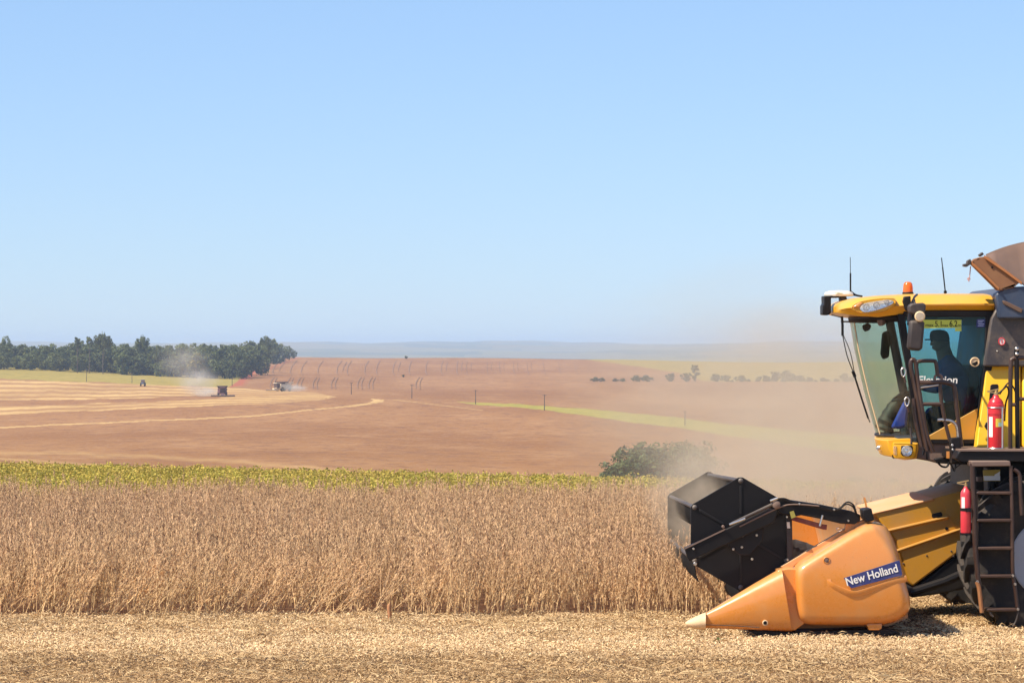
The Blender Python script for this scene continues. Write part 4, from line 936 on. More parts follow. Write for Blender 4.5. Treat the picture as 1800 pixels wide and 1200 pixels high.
    k = MB(); lean([(1797, 643), (1830, 642), (2080, 640), (2080, 790), (1797, 789)], 32.30, 32.5); k.build('side_panel', YEL_LIT, combine, .02)
    # rest of the machine, beyond the picture's right edge
    k = MB(); k.pp([(1800, 560), (2640, 540), (2700, 640), (2720, 860), (2500, 930), (1980, 930), (1980, 790), (1800, 790)], 32.62, 34.6); k.build('rear_body', YEL, combine, .05)
    k = MB(); k.pp([(2020, 505), (2400, 500), (2600, 545), (2020, 560)], 32.7, 34.5); k.build('engine_deck', BLKP, combine, .03)
    k = MB(); k.pp([(1760, 640), (1800, 640), (1800, 800), (1725, 800)], 32.62, 34.4); k.build('bulkhead', BLKP, combine)
    for x0, x1 in ((2100, 2290), (2300, 2480), (2490, 2640)):
        k = MB(); k.pp([(x0, 590), (x1, 584), (x1, 770), (x0, 776)], 32.58, 32.64); k.build('side_panel', YEL_LIT, combine, .02)
    k = MB(); k.pp([(2090, 800), (2660, 790), (2660, 830), (2090, 840)], 32.59, 32.64); k.build('trim_strip', BLKP, combine, .01)
    RC = P(2480, 1020, 32.6)
    for d in (32.5, 34.7):
        k = MB(); k.lathe(Vector((RC.x, d, gz(RC.x, d) + .62)), (0, 1, 0), [(.3, -.2), (.55, -.24), (.62, -.18), (.62, .18), (.55, .24), (.3, .2)], 32); rw = k.build('rear_wheel', RUBBER, combine)
        k = MB(); k.lathe(Vector((RC.x, d, gz(RC.x, d) + .62)), (0, 1, 0), [(.31, -.215), (.29, -.2), (.2, -.1), (.1, -.12)], 28); k.build('rim', RIMG, rw)
tank_and_body()

# --- fire extinguishers: held in brackets, so things of their own
def extinguisher(px, ytop, ybot, rpx, D, label, cradle):
    bot = P(px, ybot, D); s = D / F; H = (ybot - ytop) * s; r = rpx * s
    t = empty('fire_extinguisher', bot, label, 'fire extinguisher', 'fire extinguishers on the combine')
    k = MB(); k.lathe(bot, (0, 0, 1), [(r * .92, 0), (r, H * .02), (r, H * .80), (r * .96, H * .84), (r * .75, H * .89), (r * .42, H * .93), (r * .36, H * .97)], 28); k.build('cylinder', RED, t, smooth=50)
    top = bot + Vector((0, 0, H * .97))
    k = MB(); k.lathe(top, (0, 0, 1), [(r * .28, -.01), (r * .28, .03), (r * .18, .035), (r * .18, .05)], 12); k.obox(top + Vector((-.03, 0, .05)), Vector((.06, 0, .012)), Vector((0, .012, 0)), Vector((0, 0, .006))); k.obox(top + Vector((-.035, 0, .025)), Vector((.05, 0, -.008)), Vector((0, .012, 0)), Vector((0, 0, .005))); k.build('valve', paint('valve_brass', (.6, .42, .2), .35, metal=.8, dust=.1), t)
    return t, bot, H, r
t, b, H, r = extinguisher(1750.5, 691, 789, 13.5, 31.72, 'large red fire extinguisher with yellow label standing upright on the platform by the cab', True)
k = MB(); k.lathe(b + Vector((0, 0, H * .80)), (0, 0, 1), [(r * 1.09, -.10), (r * 1.09, .0), (r * .9, .012)], 24); k.build('rubber_strap', RED, t, smooth=40)
k = MB()
for i in range(9):
    a0 = -math.pi / 2 + (-.55 + i * .11); pass
def curved_label(k, b, r, z0, z1, a0, a1):
    n = 8; lo, hi = [], []
    for i in range(n + 1):
        a = a0 + (a1 - a0) * i / n; lo.append(b + Vector((math.cos(a) * r, math.sin(a) * r, z0))); hi.append(b + Vector((math.cos(a) * r, math.sin(a) * r, z1)))
    k.loft([lo, hi], closed=False, caps=False)
k = MB(); curved_label(k, b, r * 1.015, H * .40, H * .55, -1.75, -.75); lb = k.build('label', paint('label_mustard', (.75, .55, .06), .5, dust=.05), t)
k = MB(); curved_label(k, b, r * 1.025, H * .41, H * .48, -1.4, -.85); k.build('print', paint('label_pale_green', (.45, .68, .55), .5, dust=.05), lb)
k = MB(); curved_label(k, b, r * 1.02, H * .22, H * .58, -2.75, -2.15); k.build('label', WHT, t)
k = MB()
k.tube([b + Vector((math.cos(a) * r * 1.12, math.sin(a) * r * 1.12, H * .745)) for a in np.linspace(0, 2 * math.pi, 29)], .006, 6)
k.tube([b + Vector((math.cos(a) * r * 1.12, math.sin(a) * r * 1.12, .01)) for a in np.linspace(0, 2 * math.pi, 29)], .007, 6)
for a in (-2.9, -.9, .6, 2.0): k.tube([b + Vector((math.cos(a) * r * 1.12, math.sin(a) * r * 1.12, .01)), b + Vector((math.cos(a) * r * 1.12, math.sin(a) * r * 1.12, H * .745))], .009 if a == -.9 else .006, 6)
k.build('extinguisher_cage', STEEL, combine)
k = MB(); k.tube(catmull([b + Vector((.02, 0, H * .99)), b + Vector((.07, 0, H * 1.06)), b + Vector((.12, .02, H * 1.12)), b + Vector((.14, .03, H * 1.0)), b + Vector((.11, .05, H * .8)), b + Vector((.10, .05, H * .5))], 4), .010, 6); k.build('hose', BLK, t)
t2, b2, H2, r2 = extinguisher(1697.5, 852, 936, 9.2, 31.28, 'slim pinkish red fire extinguisher strapped beside the boarding ladder', False)
for c_ in t2.children:
    if c_.name.startswith('cylinder'): c_.data.materials[0] = paint('faded_red_enamel', (.70, .045, .065), .3, dust=.1, dustcol=(.6, .2, .17))
k = MB(); k.lathe(b2 + Vector((0, 0, H2 * .49)), (0, 0, 1), [(r2 * 1.05, -.016), (r2 * 1.05, .016)], 20); k.obox(b2 + Vector((.02, -r2 * 1.08, H2 * .485)), Vector((.03, 0, 0)), Vector((0, .01, 0)), Vector((0, 0, .02))); k.build('strap', BLK, combine)
k = MB(); curved_label(k, b2, r2 * 1.02, H2 * .52, H2 * .75, -2.6, -1.9); k.build('label', WHT, t2)
k = MB(); k.lathe(b2 + Vector((0, 0, -.012)), (0, 0, 1), [(r2 * 1.1, -.01), (r2 * 1.1, .012)], 18); k.build('extinguisher_foot', BLK, combine)

# --- driver
def driver():
    D = DM
    J = {}
    def j(n, px, py, d, r): J[n] = (P(px, py, d), r)
    j('pelvis', 1688, 728, D, .19); j('waist', 1686, 700, D, .20); j('chest', 1676, 672, D, .22); j('shl', 1674, 641, D, .155); j('neck', 1661, 624, D, .072)
    j('head0', 1654, 611, D, .105); j('head1', 1653, 602, D, .140); j('head2', 1653, 592, D, .12)
    j('jaw', 1648, 611, D, .085); j('chin', 1644.5, 617, D, .055); j('nose', 1635.5, 607, D, .011); j('brow', 1641, 600, D, .04)
    for s, q in ((-1, 'n'), (1, 'f')):
        j('sh' + q, 1674, 648, D + s * .20, .10); j('el' + q, 1650, 684, D + s * .27, .07); j('wr' + q, 1614, 678, D + s * .19, .042); j('pm' + q, 1606, 682, D + s * .185, .030)
        j('hip' + q, 1688, 733, D + s * .10, .10); j('kn' + q, 1634, 722, D + s * .14, .072); j('an' + q, 1620, 762, D + s * .14, .05); j('toe' + q, 1604, 767, D + s * .15, .04)
        for fi in range(4):
            j(f'f{fi}a' + q, 1601 + fi * .8, 679 + fi * 2.2, D + s * (.185 + .02), .010 - .0006 * abs(fi - 1)); j(f'f{fi}b' + q, 1596.5 + fi * .8, 681 + fi * 2.2, D + s * (.185 - .01), .0085)
            j(f'f{fi}c' + q, 1598 + fi * .8, 685 + fi * 2.0, D + s * (.185 - .03), .0075)
        j('tha' + q, 1607, 678, D + s * .15, .011); j('thb' + q, 1602, 676.5, D + s * .13, .009)
    E = [('pelvis', 'waist'), ('waist', 'chest'), ('chest', 'shl'), ('shl', 'neck'), ('neck', 'head0'), ('head0', 'head1'), ('head1', 'head2'), ('head1', 'jaw'), ('jaw', 'chin'), ('head1', 'brow'), ('brow', 'nose')]
    for q in 'nf':
        E += [('shl', 'sh' + q), ('sh' + q, 'el' + q), ('el' + q, 'wr' + q), ('wr' + q, 'pm' + q), ('pelvis', 'hip' + q), ('hip' + q, 'kn' + q), ('kn' + q, 'an' + q), ('an' + q, 'toe' + q), ('pm' + q, 'tha' + q), ('tha' + q, 'thb' + q)]
        for fi in range(4): E += [('pm' + q, f'f{fi}a' + q), (f'f{fi}a' + q, f'f{fi}b' + q), (f'f{fi}b' + q, f'f{fi}c' + q)]
    names = list(J); ix = {n: i for i, n in enumerate(names)}
    me = bpy.data.meshes.new('person'); me.from_pydata([J[n][0] for n in names], [(ix[a], ix[b]) for a, b in E], [])
    o = bpy.data.objects.new('person', me); COL.objects.link(o)
    sk = o.modifiers.new('skin', 'SKIN'); o.modifiers.new('sub', 'SUBSURF').levels = 1
    for i, n in enumerate(names):
        me.skin_vertices[0].data[i].radius = (J[n][1],) * 2; me.skin_vertices[0].data[i].use_root = (n == 'pelvis')
    bpy.context.view_layer.update()
    em = bpy.data.meshes.new_from_object(o.evaluated_get(bpy.context.evaluated_depsgraph_get())); bpy.data.objects.remove(o)
    em.name = 'person'; em.shade_smooth(); em.materials.clear()
    SKIN = plain('skin', (.16, .085, .055), .55); SHIRT = plain('navy_shirt', (.025, .060, .19), .85); TROU = plain('dark_trousers', (.02, .022, .03), .85)
    for m in (SKIN, SHIRT, TROU): em.materials.append(m)
    zn, zw = P(0, 627, D).z, P(0, 722, D).z; xw = P(1616, 0, D).x
    for p in em.polygons:
        c = p.center; p.material_index = 0 if (c.z > zn or (c.x < xw and c.z > P(0, 700, D).z)) else (1 if c.z > zw and c.x > P(1616, 0, D).x else 2)
    o = bpy.data.objects.new('person', em); COL.objects.link(o)
    tag(o, 'driver in dark blue shirt and cap leaning forward inside the cab', 'person')
    cap = MB(); c = P(1652, 596, D); rg = []
    for r, h in ((.098, -.025), (.102, .01), (.099, .05), (.086, .08), (.058, .099), (.018, .106)):
        rg.append([c + Vector((math.cos(a) * r * 1.08 - h * .12, math.sin(a) * r * .92, h)) for a in np.linspace(0, 2 * math.pi, 20, endpoint=False)])
    cap.loft(rg)
    top, bot = [], []
    for a in np.linspace(-1.1, 1.1, 9):
        e = 1 - (a / 1.1) ** 2
        for L_, dz in ((top, .006), (bot, -.006)): L_.append((c + Vector((-.095 * math.cos(a * .8), .085 * math.sin(a), .0 + dz)), c + Vector((-.095 - .075 * e ** .5, .07 * math.sin(a), -.006 + dz))))
    cap.loft([[x[0] for x in top], [x[1] for x in top], [x[1] for x in bot], [x[0] for x in bot]], closed=False, caps=False)
    k = cap.build('cap', plain('cap_cloth', (.012, .016, .028), .9), None, smooth=60); k.parent = o
driver()
#@@PART3
# ------------------------------------------------------------------ scattered vegetation
def mesh_col(name, verts, faces, cols, m, smooth=False):
    """cols: one colour per face"""
    me = bpy.data.meshes.new(name); me.from_pydata([tuple(v) for v in verts], [], faces)
    a = me.attributes.new('col', 'FLOAT_COLOR', 'FACE')
    a.data.foreach_set('color', np.array([(*c, 1.0) for c in cols], np.float32).ravel())
    me.materials.append(m)
    if smooth: me.shade_smooth()
    return me

def scatter(name, pts, rots, scl, idx, protos, label, kind='stuff'):
    pc = bpy.data.collections.new(name + '_sources')
    for i, me in enumerate(protos):
        o = bpy.data.objects.new(f'{name}_{i:02d}', me); pc.objects.link(o)
    me = bpy.data.meshes.new(name); me.vertices.add(len(pts)); me.vertices.foreach_set('co', np.asarray(pts, np.float32).ravel())
    a = me.attributes.new('rot', 'FLOAT_VECTOR', 'POINT'); a.data.foreach_set('vector', np.asarray(rots, np.float32).ravel())
    a = me.attributes.new('scl', 'FLOAT', 'POINT'); a.data.foreach_set('value', np.asarray(scl, np.float32))
    a = me.attributes.new('idx', 'INT', 'POINT'); a.data.foreach_set('value', np.asarray(idx, np.int32))
    o = bpy.data.objects.new(name, me); COL.objects.link(o)
    ng = bpy.data.node_groups.new(name, 'GeometryNodeTree')
    ng.interface.new_socket('Geometry', in_out='INPUT', socket_type='NodeSocketGeometry'); ng.interface.new_socket('Geometry', in_out='OUTPUT', socket_type='NodeSocketGeometry')
    gi = ng.nodes.new('NodeGroupInput'); go = ng.nodes.new('NodeGroupOutput')
    ci = ng.nodes.new('GeometryNodeCollectionInfo'); ci.inputs['Collection'].default_value = pc; ci.inputs['Separate Children'].default_value = True; ci.inputs['Reset Children'].default_value = True
    ip = ng.nodes.new('GeometryNodeInstanceOnPoints'); ip.inputs['Pick Instance'].default_value = True
    def named(n, t):
        x = ng.nodes.new('GeometryNodeInputNamedAttribute'); x.data_type = t; x.inputs['Name'].default_value = n; return x.outputs[0]
    ng.links.new(gi.outputs[0], ip.inputs['Points']); ng.links.new(ci.outputs[0], ip.inputs['Instance'])
    ng.links.new(named('idx', 'INT'), ip.inputs['Instance Index'])
    e2r = ng.nodes.new('FunctionNodeEulerToRotation'); ng.links.new(named('rot', 'FLOAT_VECTOR'), e2r.inputs[0]); ng.links.new(e2r.outputs[0], ip.inputs['Rotation'])
    ng.links.new(named('scl', 'FLOAT'), ip.inputs['Scale']); ng.links.new(ip.outputs[0], go.inputs[0])
    md = o.modifiers.new('scatter', 'NODES'); md.node_group = ng
    return tag(o, label, None, None, kind)

def lerp3(a, b, t): return tuple(x + (y - x) * t for x, y in zip(a, b))

STRAW_HI, STRAW_LO, PURP, DARKP = (0.80, 0.56, 0.29), (0.67, 0.44, 0.22), (0.62, 0.395, 0.225), (0.26, 0.14, 0.08)
def soy_plant(rnd, h, m, green=False):
    V, Fa, C = [], [], []
    def stick(a, b, r0, r1, col):
        n = len(V); t = (b - a).normalized(); x = t.cross(Vector((.3, 1, .2))).normalized(); y = t.cross(x)
        for p, r in ((a, r0), (b, r1)):
            for k in range(3):
                an = 2 * math.pi * k / 3; V.append(p + (x * math.cos(an) + y * math.sin(an)) * r)
        for k in range(3):
            j = (k + 1) % 3; Fa.append((n + k, n + j, n + 3 + j, n + 3 + k)); C.append(col)
    def pod(p, d, L, w, col):
        n = len(V); s = d.cross(Vector((rnd.uniform(-1, 1), rnd.uniform(-1, 1), rnd.uniform(-.3, .3)))).normalized(); u = s.cross(d).normalized()
        mid = p + d * L * .5
        V.extend([p, mid + s * w, mid - s * w, mid + u * w * .55, mid - u * w * .55, p + d * L])
        for f in ((0, 1, 3), (0, 3, 2), (0, 2, 4), (0, 4, 1), (5, 3, 1), (5, 2, 3), (5, 4, 2), (5, 1, 4)):
            Fa.append(tuple(n + i for i in f)); C.append(col)
    def leaf(p, d, L, col):
        n = len(V); s = d.cross(Vector((rnd.uniform(-1, 1), rnd.uniform(-1, 1), rnd.uniform(-.2, .2)))).normalized(); u = s.cross(d)
        mid = p + d * L * .5
        V.extend([p, mid + s * L * .38 + u * L * .1, p + d * L, mid - s * L * .38 + u * L * .1, mid])
        for f in ((0, 1, 4), (1, 2, 4), (2, 3, 4), (3, 0, 4)): Fa.append(tuple(n + i for i in f)); C.append(col)
    stems = []
    base = Vector((0, 0, 0)); lean = Vector((rnd.uniform(-.12, .12), rnd.uniform(-.12, .12), 0))
    top = base + Vector((0, 0, h)) + lean * h
    q = [base, base.lerp(top, .35) + Vector((rnd.uniform(-.02, .02), rnd.uniform(-.02, .02), 0)), base.lerp(top, .7) + Vector((rnd.uniform(-.03, .03), rnd.uniform(-.03, .03), 0)), top]
    stems.append(q)
    for k in range(rnd.choice((2, 3, 3, 4))):
        t0 = rnd.uniform(.12, .4); p = q[0].lerp(q[1], t0 / .35) if t0 < .35 else q[1].lerp(q[2], (t0 - .35) / .35)
        a = rnd.uniform(0, 6.28); out = Vector((math.cos(a), math.sin(a), 0)); hh = h * rnd.uniform(.45, .75)
        stems.append([p, p + out * .06 + Vector((0, 0, hh * .4)), p + out * .11 + Vector((0, 0, hh * .75)), p + out * .13 + Vector((0, 0, hh))])
    for si, st in enumerate(stems):
        r = .0050 if si == 0 else .0034
        for i in range(3):
            z = st[i].z / h
            col = lerp3(STRAW_HI, PURP, min(1, z * 1.1)) if not green else lerp3((.40, .30, .10), (.26, .27, .05), z)
            stick(st[i], st[i + 1], r * (1 - i * .22), r * (1 - (i + 1) * .22), col)
        npod = 34 if si == 0 else 17
        for k in range(npod if not green else npod // 3):
            t = rnd.uniform(.14 if si == 0 else .1, 1.0) * 2.999; i = int(t); p = st[i].lerp(st[i + 1], t - i)
            a = rnd.uniform(0, 6.28); d = Vector((math.cos(a) * .45, math.sin(a) * .45, rnd.choice((-1, -1, 1)) * rnd.uniform(.5, 1.1))).normalized()
            z = p.z / h; r_ = rnd.random()
            c0 = lerp3(STRAW_HI, STRAW_LO, rnd.random()); c1 = lerp3(PURP, STRAW_LO, rnd.random() * .7)
            col = lerp3(c0, c1, min(1, max(0, z * 1.25 - .30)))
            if r_ < .12: col = DARKP
            pod(p, d, rnd.uniform(.034, .052), rnd.uniform(.0046, .0064), col if not green else lerp3((.45, .37, .09), (.30, .30, .06), rnd.random()))
        if green:
            for k in range(34 if si == 0 else 18):
                t = rnd.uniform(.25, 1.0) * 2.999; i = int(t); p = st[i].lerp(st[i + 1], t - i)
                a = rnd.uniform(0, 6.28); d = Vector((math.cos(a), math.sin(a), rnd.uniform(-.3, .9))).normalized()
                r_ = rnd.random(); col = (.66, .49, .11) if r_ < .62 else ((.46, .38, .08) if r_ < .88 else (.34, .30, .07))
                leaf(p + d * .04, d, rnd.uniform(.04, .07), lerp3(col, (.45, .42, .06), rnd.random() * .4))
    return mesh_col('soybean_plant', V, Fa, C, m)

SOYM = attr_mat('dry_soybean', rough=.8, transl=.12, var=.45, pos_noise=(.22, (.54, .32, .20), .45, .75, .5))
GREENM = attr_mat('ripening_soybean', rough=.7, transl=.30, var=.4, pos_noise=(.35, (.52, .36, .10), .42, .68, .65))
rnd = random.Random(11)
soy = [soy_plant(rnd, rnd.uniform(.68, .86), SOYM) for _ in range(12)]
grn = [soy_plant(rnd, rnd.uniform(.50, .58), GREENM, True) for _ in range(8)]

HX = P(1318, 0, 33).x       # the cutter's position across the field
def crop():
    pts, rot, scl, idx = [], [], [], []
    def put(x, y, n, front=False):
        z = gz(x, y) - .01
        pts.append((x, y, z)); lean = 0.0
        rx, ry = RNG.normal(0, .10), RNG.normal(0, .10)
        patch = math.sin(x * .9 + 1.3) * math.sin(x * .37) 
        if y < EDGE(x) + .8 and x < .5:
            ry += max(0, RNG.normal(.38, .2)) * (1.25 if x < -1.2 else .45); rx += RNG.normal(.12, .1)
        rot.append((rx, ry, RNG.uniform(-3.14, 3.14))); scl.append(np.clip(RNG.normal(1.0, .12), .6, 1.3) * (1 + .07 * math.sin(x * 1.1 + y * .5) * math.sin(y * .8 - x * .4))); idx.append(int(RNG.integers(0, n)))
    EDGE = lambda x: 33.05 + .10 * math.sin(x * 1.9) + .08 * math.sin(x * 4.3 + 1) + .06 * math.sin(x * 9.1)
    y = 32.8
    while y < 62.5:
        dens = 0.155 if y < 36 else (.17 if y < 45 else .19)
        x0, x1 = -.19 * y - 2.5, .19 * y + 5.0
        x = x0
        while x < x1:
            xx, yy = x + RNG.normal(0, .05), y + RNG.normal(0, .07); x += dens
            if yy < EDGE(xx): continue
            if yy < 37.5 and xx > HX + (-.10 if yy > 33.4 else -.25) + RNG.normal(0, .06): continue
            if yy > 61.0 + .5 * math.sin(xx * .9) + RNG.normal(0, .4): continue
            gap = math.sin(xx * 2.3 + yy * .7) * math.sin(yy * 1.9 - xx * .6)
            if gap > .80 and RNG.random() < .5: continue
            put(xx, yy, 12)
        y += dens * 1.18
    rot_ = np.array(rot)
    # instance rotation as 'tilt after spin': euler XYZ applies X first, so tilt lives in Y/X with spin folded in
    out = []
    for rx, ry, rz in rot:
        M = Matrix.Rotation(ry, 3, 'Y') @ Matrix.Rotation(-rx, 3, 'X') @ Matrix.Rotation(rz, 3, 'Z'); e = M.to_euler('XYZ'); out.append(tuple(e))
    scatter('soybean_crop', pts, out, scl, idx, soy, 'dense ripe brown soybean crop standing uncut in front of the header')
    print('soy plants', len(pts))
    pts, out, scl, idx = [], [], [], []
    y = 60.0
    while y < 81:
        x = -.19 * y - 2
        while x < .19 * y + 2.5:
            xx, yy = x + RNG.normal(0, .08), y + RNG.normal(0, .1); x += .22
            if yy < 61.0 + .5 * math.sin(xx * .9) + RNG.normal(0, .6): continue
            pts.append((xx, yy, gz(xx, yy) - .01)); out.append((RNG.normal(0, .08), RNG.normal(0, .08), RNG.uniform(-3.1, 3.1))); scl.append(np.clip(RNG.normal(1.0, .07), .8, 1.18)); idx.append(int(RNG.integers(0, 8)))
        y += .25
    scatter('ripening_crop', pts, out, scl, idx, grn, 'yellow green strip of unripe soybeans beyond the brown crop')
    print('green plants', len(pts))
crop()

def chaff():
    m = attr_mat('chaff', rough=.8, transl=.08, var=.3)
    # a lighter windrow of fine chaff lies along the strip nearest the crop
    nt = m.node_tree; b = nt.nodes['Principled BSDF']
    protos = []
    rnd = random.Random(5)
    def clump(kind):
        V, Fa, C = [], [], []
        n = 90 if kind == 'fine' else 64
        for _ in range(n):
            a = rnd.uniform(0, 6.28); r = .24 * math.sqrt(rnd.random()); p = Vector((math.cos(a) * r, math.sin(a) * r, rnd.uniform(.0, .03) + (.02 if kind != 'fine' else .01)))
            L = rnd.uniform(.018, .045) if kind == 'fine' else rnd.uniform(.025, .085); th = rnd.uniform(0, 6.28); el = rnd.gauss(0, .22 if kind == 'fine' else .35)
            d = Vector((math.cos(th) * math.cos(el), math.sin(th) * math.cos(el), math.sin(el))); s = d.cross(Vector((0, 0, 1))).normalized(); w = rnd.uniform(.003, .0075) if kind == 'fine' else rnd.uniform(.0025, .005)
            s = (s * math.cos(.5) + s.cross(d) * rnd.uniform(-.8, .8)).normalized(); u = s.cross(d) * w * .6
            mid = p + Vector((0, 0, rnd.uniform(-.006, .012)))
            n0 = len(V); V.extend([p - d * L / 2, mid + s * w + u, mid - s * w + u, mid - u, p + d * L / 2])
            t = rnd.random()
            if kind == 'fine': col = lerp3((.83, .61, .35), (.69, .49, .27), t)
            elif kind == 'brown': col = lerp3((.62, .42, .21), (.33, .20, .10), t)
            else: col = lerp3((.78, .55, .29), (.50, .33, .16), t)
            if rnd.random() < (.05 if kind == 'fine' else .10): col = (.12, .07, .04)
            for f in ((0, 1, 2), (4, 2, 1), (0, 3, 1), (0, 2, 3), (4, 1, 3), (4, 3, 2)): Fa.append(tuple(n0 + i for i in f)); C.append(col)
        return mesh_col('chaff_clump', V, Fa, C, m)
    for k in ('fine',) * 4 + ('mid',) * 4 + ('brown',) * 4: protos.append(clump(k))
    pts, rot, scl, idx = [], [], [], []
    y = 24.4
    while y < 38.4:
        x0 = -.18 * y - 2.0; x1 = .18 * y + 7.5
        x = x0
        while x < x1:
            xx, yy = x + RNG.normal(0, .05), y + RNG.normal(0, .05); x += .15
            if yy > 33.5 and xx < HX - .1: continue
            if 29.9 < yy < 37.2 and 2.35 < xx < 4.55 and RNG.random() < .88: continue  # chaff thinned where the header's shadow is darkened into the ground
            wv = .25 * math.sin(xx * .8) + .15 * math.sin(xx * 2.1 + 1)
            band = math.exp(-((yy - 29.2 + wv) / 1.35) ** 2)
            r_ = RNG.random()
            if r_ < band * .95: k = int(RNG.integers(0, 4))
            elif yy < 27.9 + wv: k = int(RNG.integers(8, 12)) if RNG.random() < .62 else int(RNG.integers(4, 8))
            else: k = int(RNG.integers(0, 4)) if RNG.random() < .38 else (int(RNG.integers(4, 8)) if RNG.random() < .8 else int(RNG.integers(8, 12)))
            if yy < 26.3 + wv and RNG.random() < .25: continue
            ht = .02 * math.sin(xx * 3.1 + yy * 2.2) * math.sin(yy * 4.1 - xx) + .015 * band
            pts.append((xx, yy, gz(xx, yy) + max(0, ht))); rot.append((RNG.normal(0, .08), RNG.normal(0, .08), RNG.uniform(-3.1, 3.1))); scl.append(RNG.uniform(.8, 1.25)); idx.append(k)
        y += .15
    scatter('straw_chaff', pts, rot, scl, idx, protos, 'cut straw and chaff spread over the harvested ground in front')
    def loose(n, L0, L1, w0, cols):
        V, Fa, C = [], [], []
        for _ in range(n):
            a = rnd.uniform(0, 6.28); p = Vector((rnd.uniform(-.3, .3), rnd.uniform(-.3, .3), rnd.uniform(.02, .045))); L = rnd.uniform(L0, L1); d = Vector((math.cos(a), math.sin(a), rnd.gauss(0, .12))).normalized(); s = d.cross(Vector((0, 0, 1))).normalized(); n0 = len(V)
            for t, r_ in ((-.5, .6), (0, 1), (.5, .5)):
                c_ = p + d * L * t + Vector((0, 0, .012 * (1 - 4 * t * t))) + s * rnd.uniform(-.01, .01)
                V.extend([c_ + s * w0 * r_, c_ + Vector((0, 0, w0 * 1.2 * r_)), c_ - s * w0 * r_])
            col = lerp3(cols[0], cols[1], rnd.random())
            for k in (0, 3):
                for j in range(3): Fa.append((n0 + k + j, n0 + k + (j + 1) % 3, n0 + k + 3 + (j + 1) % 3, n0 + k + 3 + j)); C.append(col)
        return mesh_col('loose_straw', V, Fa, C, m)
    ls = [loose(5, .12, .30, .0032, ((.78, .58, .32), (.50, .34, .17))) for _ in range(3)] + [loose(4, .06, .20, .0055, ((.14, .085, .05), (.28, .17, .09))) for _ in range(3)]
    pts2, rot2, scl2, idx2 = [], [], [], []
    for _ in range(900):
        yy = RNG.uniform(24.5, 33.4); xx = RNG.uniform(-.18 * yy - 1, .18 * yy + 4); pt = math.sin(xx * 1.7 + yy) * math.sin(yy * 2.3 - xx * .6)
        if abs(yy - 29.2) < .9 and RNG.random() < .6: continue
        pts2.append((xx, yy, gz(xx, yy) + .01)); rot2.append((0, 0, RNG.uniform(-3, 3))); scl2.append(RNG.uniform(.7, 1.3)); idx2.append(int(RNG.integers(3, 6)) if RNG.random() < .45 + .3 * pt else int(RNG.integers(0, 3)))
    scatter('loose_straw', pts2, rot2, scl2, idx2, ls, 'longer pale straws and dark stem pieces lying loose on the chaff')
    # cut stalk stubs
    V, Fa, C = [], [], []
    st = []
    for _ in range(3):
        V, Fa, C = [], [], []
        for k in range(5):
            p = Vector((rnd.uniform(-.1, .1), rnd.uniform(-.1, .1), 0)); q = p + Vector((rnd.gauss(0, .04), rnd.gauss(0, .06), rnd.uniform(.03, .09)))
            n = len(V)
            for c_, r_ in ((p, .0045), (q, .0035)):
                for j in range(3): V.append(c_ + Vector((math.cos(j * 2.1) * r_, math.sin(j * 2.1) * r_, 0)))
            for j in range(3): Fa.append((n + j, n + (j + 1) % 3, n + 3 + (j + 1) % 3, n + 3 + j)); C.append(lerp3((.62, .43, .22), (.34, .21, .11), rnd.random()))
        st.append(mesh_col('stubble_stalk', V, Fa, C, m))
    pts, rot, scl, idx = [], [], [], []
    for _ in range(600):
        yy = RNG.uniform(24.5, 38); xx = RNG.uniform(-.18 * yy - 1, .18 * yy + 4)
        if yy > 33.4 and xx < HX: continue
        if abs(yy - 29.3) < .9 and RNG.random() < .7: continue
        pts.append((xx, yy, gz(xx, yy))); rot.append((RNG.normal(0, .3), RNG.normal(0, .3), RNG.uniform(-3, 3))); scl.append(RNG.uniform(.7, 1.3)); idx.append(int(RNG.integers(0, 3)))
    scatter('stubble', pts, rot, scl, idx, st, 'short cut soybean stalks standing among the chaff')
chaff()

# ------------------------------------------------------------------ trees
BARK = plain('bark', (.10, .075, .055), .9)
def crown_mesh(rnd, w, h, nclump, nleaf, leaf, m, base=.25, palette=((.115, .138, .040), (.170, .185, .062), (.068, .088, .028)), flat=.8):
    V, Fa, C = [], [], []
    cl = []
    for _ in range(nclump):
        while True:
            p = Vector((rnd.uniform(-1, 1), rnd.uniform(-1, 1), rnd.uniform(-1, 1)))
            if .45 < p.length < 1: break
        r = rnd.uniform(.16, .36)
        cl.append((Vector((p.x * w * .5 * .82, p.y * w * .5 * .82, h * (base + (1 - base) * (p.z * .42 + .5)))), r * w * .5, palette[rnd.randrange(len(palette))]))
    for c, r, col in cl:
        for _ in range(nleaf):
            d = Vector((rnd.gauss(0, 1), rnd.gauss(0, 1), rnd.gauss(0, 1) + .25)).normalized(); p = c + Vector((d.x, d.y, d.z * flat)) * r * rnd.uniform(.65, 1.05)
            nrm = (d + Vector((rnd.gauss(0, .5), rnd.gauss(0, .5), rnd.gauss(0, .5)))).normalized(); a = nrm.cross(Vector((rnd.gauss(0, 1), rnd.gauss(0, 1), rnd.gauss(0, 1)))).normalized(); b = nrm.cross(a); s = leaf * rnd.uniform(.6, 1.3)
            n = len(V); V.extend([p - a * s, p + b * s * .6, p + a * s, p - b * s * .6]); Fa.append((n, n + 1, n + 2, n + 3))
            C.append(lerp3(col, palette[rnd.randrange(len(palette))], rnd.random() * .6))
    return mesh_col('crown', V, Fa, C, m), cl
